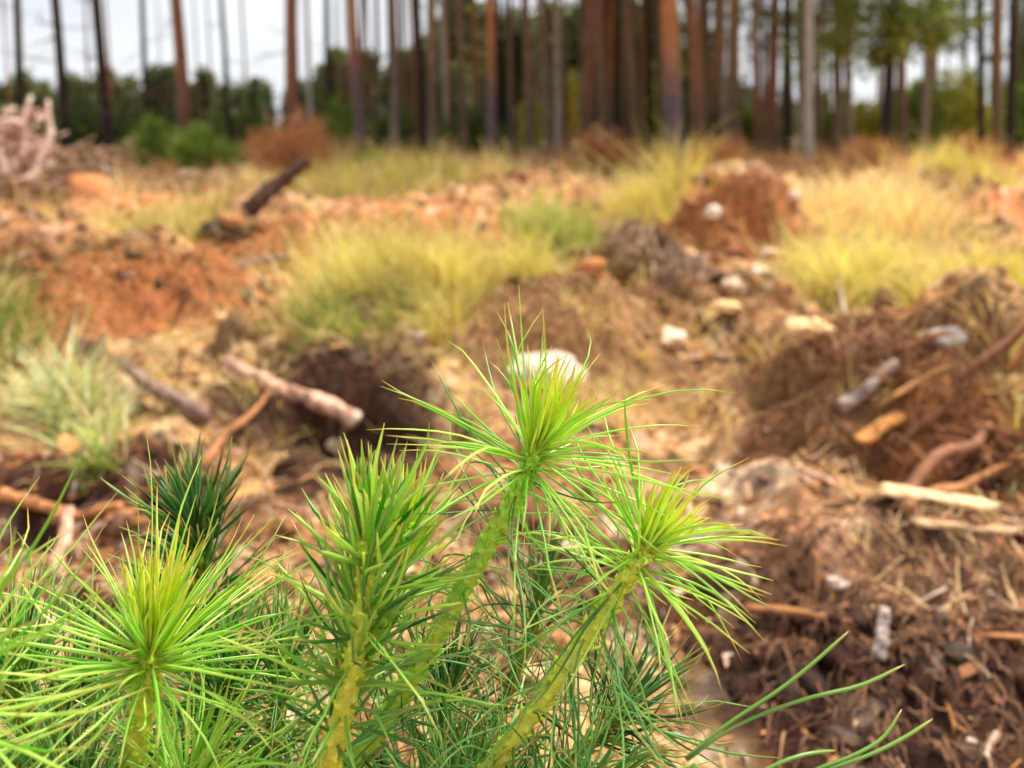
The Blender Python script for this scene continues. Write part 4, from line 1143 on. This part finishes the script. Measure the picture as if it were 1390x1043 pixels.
def shoot(name, pix, r0, r1, zones, c_low, c_top, single=0, cushions=True, bud=True):
    ax = spline([P(*q) for q in pix], 60)
    n = len(ax); k = 20
    t = np.linspace(0, 1, n)
    seglen = np.linalg.norm(np.diff(ax, axis=0), axis=1).sum()
    M_ = max(60, int(seglen / .0011))
    ax2 = spline([P(*q) for q in pix], M_); t2 = np.linspace(0, 1, M_)
    th = np.arange(k) / k * 2 * math.pi
    # leaf cushions wind round the shoot in two spirals
    zz = t2[:, None] * seglen / .0078
    cush = np.maximum(0, np.sin((th[None] * 3 / 1 + zz * 6.283 * .6))) * np.maximum(0, np.sin(th[None] * 2 - zz * 6.283))
    rad = (r0 + (r1 - r0) * t2)[:, None] * (1 + (.40 * cush if cushions else 0) + .05 * pnoise(th[None] * 2 + zz, zz * 2, 1.0))
    C = c_low[None] * (1 - t2[:, None]) + c_top[None] * t2[:, None]
    Cv = np.repeat(C[:, None], k, 1) * (0.86 + .34 * cush[..., None])
    red = smooth(.35, .8, fbm(th[None] * 1.5 + zz * .7, zz * .9, 4.0, 3))[..., None] * .15
    Cv = Cv * (1 - red) + srgb(196, 140, 60) * red * .9
    V, F, _c = tubes(ax2[None], rad[None], k, True)
    o = link(name, new_mesh(name, V - seed_base, F, M_SHOOT, Cv.reshape(-1, 3)), seedling)
    allp, allr, allc = [], [], []
    zones = list(zones) + [Z(.02, .97, int(seglen / .0011), .0052, 32, 22, (c_low * .95, c_top * 1.2), aj=10, droop=0, bj=.2, w=.00075, off=r1 * .8, kink=0, stub=1)]
    for z in zones:
        p, rr, c = needle_curves(ax, z, rs)
        allp.append(p); allr.append(rr); allc.append(c)
    p = np.concatenate(allp); rr = np.concatenate(allr); c = np.concatenate(allc)
    p = p - seed_base
    idx = np.arange(len(p))
    if single:
        d = np.linalg.norm(p[:, -1] - p[:, 0], axis=1) - .25 * (p[:, :, 1].mean(1))    # the long and near ones
        order = np.argsort(-d); pick = np.sort(order[:single]); rest = np.sort(order[single:])
        for i in pick:
            V, F, C = tubes(p[i:i + 1], rr[i:i + 1], 5, True, c[i:i + 1])
            link('needle', new_mesh('needle', V, F, M_NEEDLE, C), o)
    else:
        rest = idx
    V, F, C = tubes(p[rest], rr[rest], 5, False, c[rest])
    m = link('needles', new_mesh('needles', V, F, M_NEEDLE, C), o); m['kind'] = 'stuff'
    return o

def Z(t0, t1, n, L, a0, a1, c, **kw):
    d = dict(t=(t0, t1), n=n, L=L, a=(a0, a1), c=c); d.update(kw); return d

YST = srgb(212, 232, 88); YST2 = srgb(204, 230, 84); GST = srgb(146, 196, 66); OCH = srgb(224, 226, 90)
base_px = (400, 1330, .36)
# main stem
shoot('main_stem', [(400, 1330, .36), (405, 1230, .355), (415, 1150, .35)], .0065, .0055,
      [Z(.3, 1, 60, .05, 70, 45, DRK_, droop=.3)], srgb(150, 130, 70), srgb(170, 160, 70))
# leader: the tall shoot with the widest rosette
shoot('shoot', [(415, 1150, .35), (500, 1010, .335), (580, 885, .328), (650, 760, .325), (700, 672, .325), (730, 606, .325)], .0043, .0031, [
      Z(.93, 1.0, 34, .034, 17, 3, NEW_, aj=5, droop=.02, bj=.08, w=.00068, Lj=.2),
      Z(.89, 1.0, 30, .062, 84, 42, MID_, aj=9, droop=.34, bj=.15, w=.00056, Lj=.16),
      Z(.85, .94, 12, .066, 112, 86, MID_, aj=12, droop=.2, bj=.25, w=.00052),
      Z(.40, .88, 24, .048, 98, 88, OLD_, aj=18, droop=.35, bj=.4, wig=.15, w=.00046),
      Z(.0, .40, 40, .045, 60, 60, OLD_, aj=16, droop=.15, bj=.25, w=.00055)], YST2, GST * 1.25, 80)
# right hand shoot
shoot('shoot', [(520, 1190, .345), (610, 1095, .33), (690, 1010, .32), (770, 900, .316), (830, 815, .315), (882, 736, .315)], .0040, .0030, [
      Z(.93, 1.0, 28, .027, 20, 3, NEW_, aj=6, droop=.02, bj=.08, w=.00066, Lj=.2),
      Z(.89, 1.0, 32, .051, 92, 44, MID_, aj=10, droop=.42, bj=.15, w=.00054, Lj=.16),
      Z(.82, .94, 11, .056, 125, 90, MID_, aj=14, droop=.35, bj=.25, w=.00052),
      Z(.35, .87, 36, .055, 98, 85, OLD_, aj=22, droop=.6, bj=.35, wig=.14, w=.00048),
      Z(.0, .40, 34, .045, 70, 60, OLD_, aj=18, droop=.2, bj=.3, w=.0005)], OCH, YST, 70)
# middle shoot: upright broad needles, no open rosette
shoot('shoot', [(415, 1150, .33), (440, 1060, .31), (468, 960, .303), (487, 860, .30), (497, 770, .30), (503, 715, .30)], .0050, .0030, [
      Z(.80, 1.0, 18, .031, 40, 6, MID_, aj=12, droop=-.02, bj=.2, w=.00098, up=.2),
      Z(.45, .97, 36, .039, 54, 30, ((OLD_[0] + MID_[0]) / 2, MID_[1]), aj=18, droop=.0, bj=.25, w=.00086, up=.3),
      Z(.05, .70, 40, .042, 60, 42, OLD_, aj=20, droop=.05, bj=.3, w=.00075, up=.2),
      Z(.2, .8, 22, .050, 88, 70, MID_, aj=18, droop=.2, bj=.35, w=.00058)], srgb(228, 220, 84), YST, 60)
# second bud beside the middle shoot
shoot('shoot', [(480, 930, .315), (510, 850, .31), (540, 770, .312), (552, 712, .314)], .0034, .0024, [
      Z(.6, 1.0, 20, .026, 30, 6, NEW_, aj=8, droop=-.05, bj=.1, w=.00085, up=.2),
      Z(.1, .9, 32, .038, 52, 38, MID_, aj=12, droop=.0, bj=.22, w=.00075, up=.2)], YST2, YST, 14)
# left shoot with bright heart
shoot('shoot', [(150, 1240, .335), (165, 1150, .315), (180, 1043, .303), (195, 950, .30), (206, 880, .30)], .0048, .0036, [
      Z(.90, 1.0, 44, .035, 21, 3, NEW_, aj=6, droop=.0, bj=.08, w=.0007, Lj=.2),
      Z(.86, 1.0, 46, .056, 82, 34, MID_, aj=11, droop=.12, bj=.14, w=.00056, Lj=.18),
      Z(.82, .92, 20, .062, 102, 80, MID_, aj=14, droop=.12, bj=.24, w=.00052),
      Z(.0, .55, 24, .050, 92, 80, OLD_, aj=20, droop=.2, bj=.35, w=.00048)], YST, srgb(196, 206, 56), 60)
# dark shoot behind the left one
shoot('shoot', [(270, 1160, .40), (280, 1000, .39), (272, 860, .385), (268, 760, .385), (262, 700, .385)], .0042, .0028, [
      Z(.75, 1.0, 24, .034, 46, 12, DRK_, aj=9, droop=-.1, bj=.16, w=.0009, up=.2),
      Z(.35, .95, 56, .044, 58, 40, DRK_, aj=13, droop=-.05, bj=.2, w=.00082, up=.2),
      Z(.0, .6, 36, .046, 75, 60, DRK_, aj=16, droop=.1, bj=.25, w=.0007)], OCH * .8, srgb(150, 160, 50), 16)
# lower side shoots that make the tangle of needles
def low(pix, n, L, c, seed=0, r0=.0030, a=(80, 55), w=.00052, dr=.15):
    shoot('shoot', pix, r0, r0 * .7, [
        Z(.75, 1.0, max(8, n // 4), L * .8, 35, 10, c, aj=8, droop=.05, bj=.12, w=w * 1.1),
        Z(.0, .97, n, L, a[0], a[1], c, aj=20, droop=dr, bj=.34, w=w, wig=.1)], srgb(140, 150, 60), srgb(150, 180, 60), 0)
low([(60, 1250, .36), (40, 1100, .34), (30, 980, .335), (22, 900, .335)], 90, .055, OLD_)
low([(-60, 1150, .27), (-90, 1000, .25), (-95, 900, .24)], 60, .060, MID_, w=.0006)
low([(150, 1240, .36), (90, 1130, .36), (70, 1010, .365), (110, 930, .37)], 90, .055, OLD_)
low([(270, 1190, .36), (270, 1080, .355), (300, 980, .355), (310, 920, .355)], 110, .050, OLD_)
low([(270, 1200, .33), (250, 1120, .31), (255, 1060, .30)], 70, .055, MID_)
low([(415, 1180, .36), (370, 1080, .35), (375, 980, .35), (385, 900, .35)], 80, .045, OLD_)
low([(450, 1180, .37), (560, 1080, .37), (600, 990, .375), (610, 930, .378)], 80, .050, DRK_)
low([(520, 1200, .35), (590, 1130, .335), (620, 1070, .33)], 80, .050, OLD_)
low([(520, 1200, .38), (640, 1040, .39), (705, 900, .40), (735, 800, .405)], 70, .055, DRK_, w=.00042, dr=.25)
low([(560, 1190, .36), (700, 1090, .35), (800, 1010, .35), (850, 960, .355)], 80, .052, DRK_)
low([(560, 1190, .34), (700, 1130, .32), (800, 1085, .31)], 80, .052, OLD_)
low([(60, 1250, .33), (110, 1150, .31), (100, 1080, .30)], 80, .055, OLD_)

# long single needle pairs reaching out on the right from a low twig
tw = spline([P(560, 1190, .33), P(760, 1130, .29), P(880, 1085, .275), P(945, 1040, .27)], 30)
V, F, C = tubes(tw[None] - seed_base, np.linspace(.0026, .0012, 30)[None], 8, True, np.repeat(srgb(120, 160, 60)[None, None], 30, 1))
twig = link('shoot', new_mesh('shoot', V, F, M_SHOOT, C), seedling)
for pix in ([(930, 1030), (985, 985), (1060, 935), (1110, 895), (1152, 857)], [(932, 1033), (1000, 985), (1090, 950), (1170, 930), (1228, 902)],
            [(1010, 1090), (1100, 1048), (1160, 1025), (1200, 1000), (1224, 963)], [(1010, 1092), (1110, 1050), (1180, 1025), (1230, 1000), (1266, 976)],
            [(960, 1095), (1040, 1045), (1090, 1025), (1134, 1019)]):
    m = len(pix)
    q = spline([P(a, b, .27 + .004 * i) for i, (a, b) in enumerate(pix)], 14) - seed_base
    s = np.linspace(0, 1, 14)
    rr = .00058 * np.clip((1 - s) * 9, .2, 1) * (.8 + .3 * np.sin(s * 2.6))
    cc = srgb(112, 160, 70) * (1 - s[:, None] * .5) + srgb(176, 200, 110) * s[:, None] * .5
    tipw = smooth(.85, 1, s)[:, None] * .8; cc = cc * (1 - tipw) + TIP * tipw
    V, F, C = tubes(q[None], rr[None], 6, True, cc[None])
    link('needle', new_mesh('needle', V, F, M_NEEDLE, C), twig)
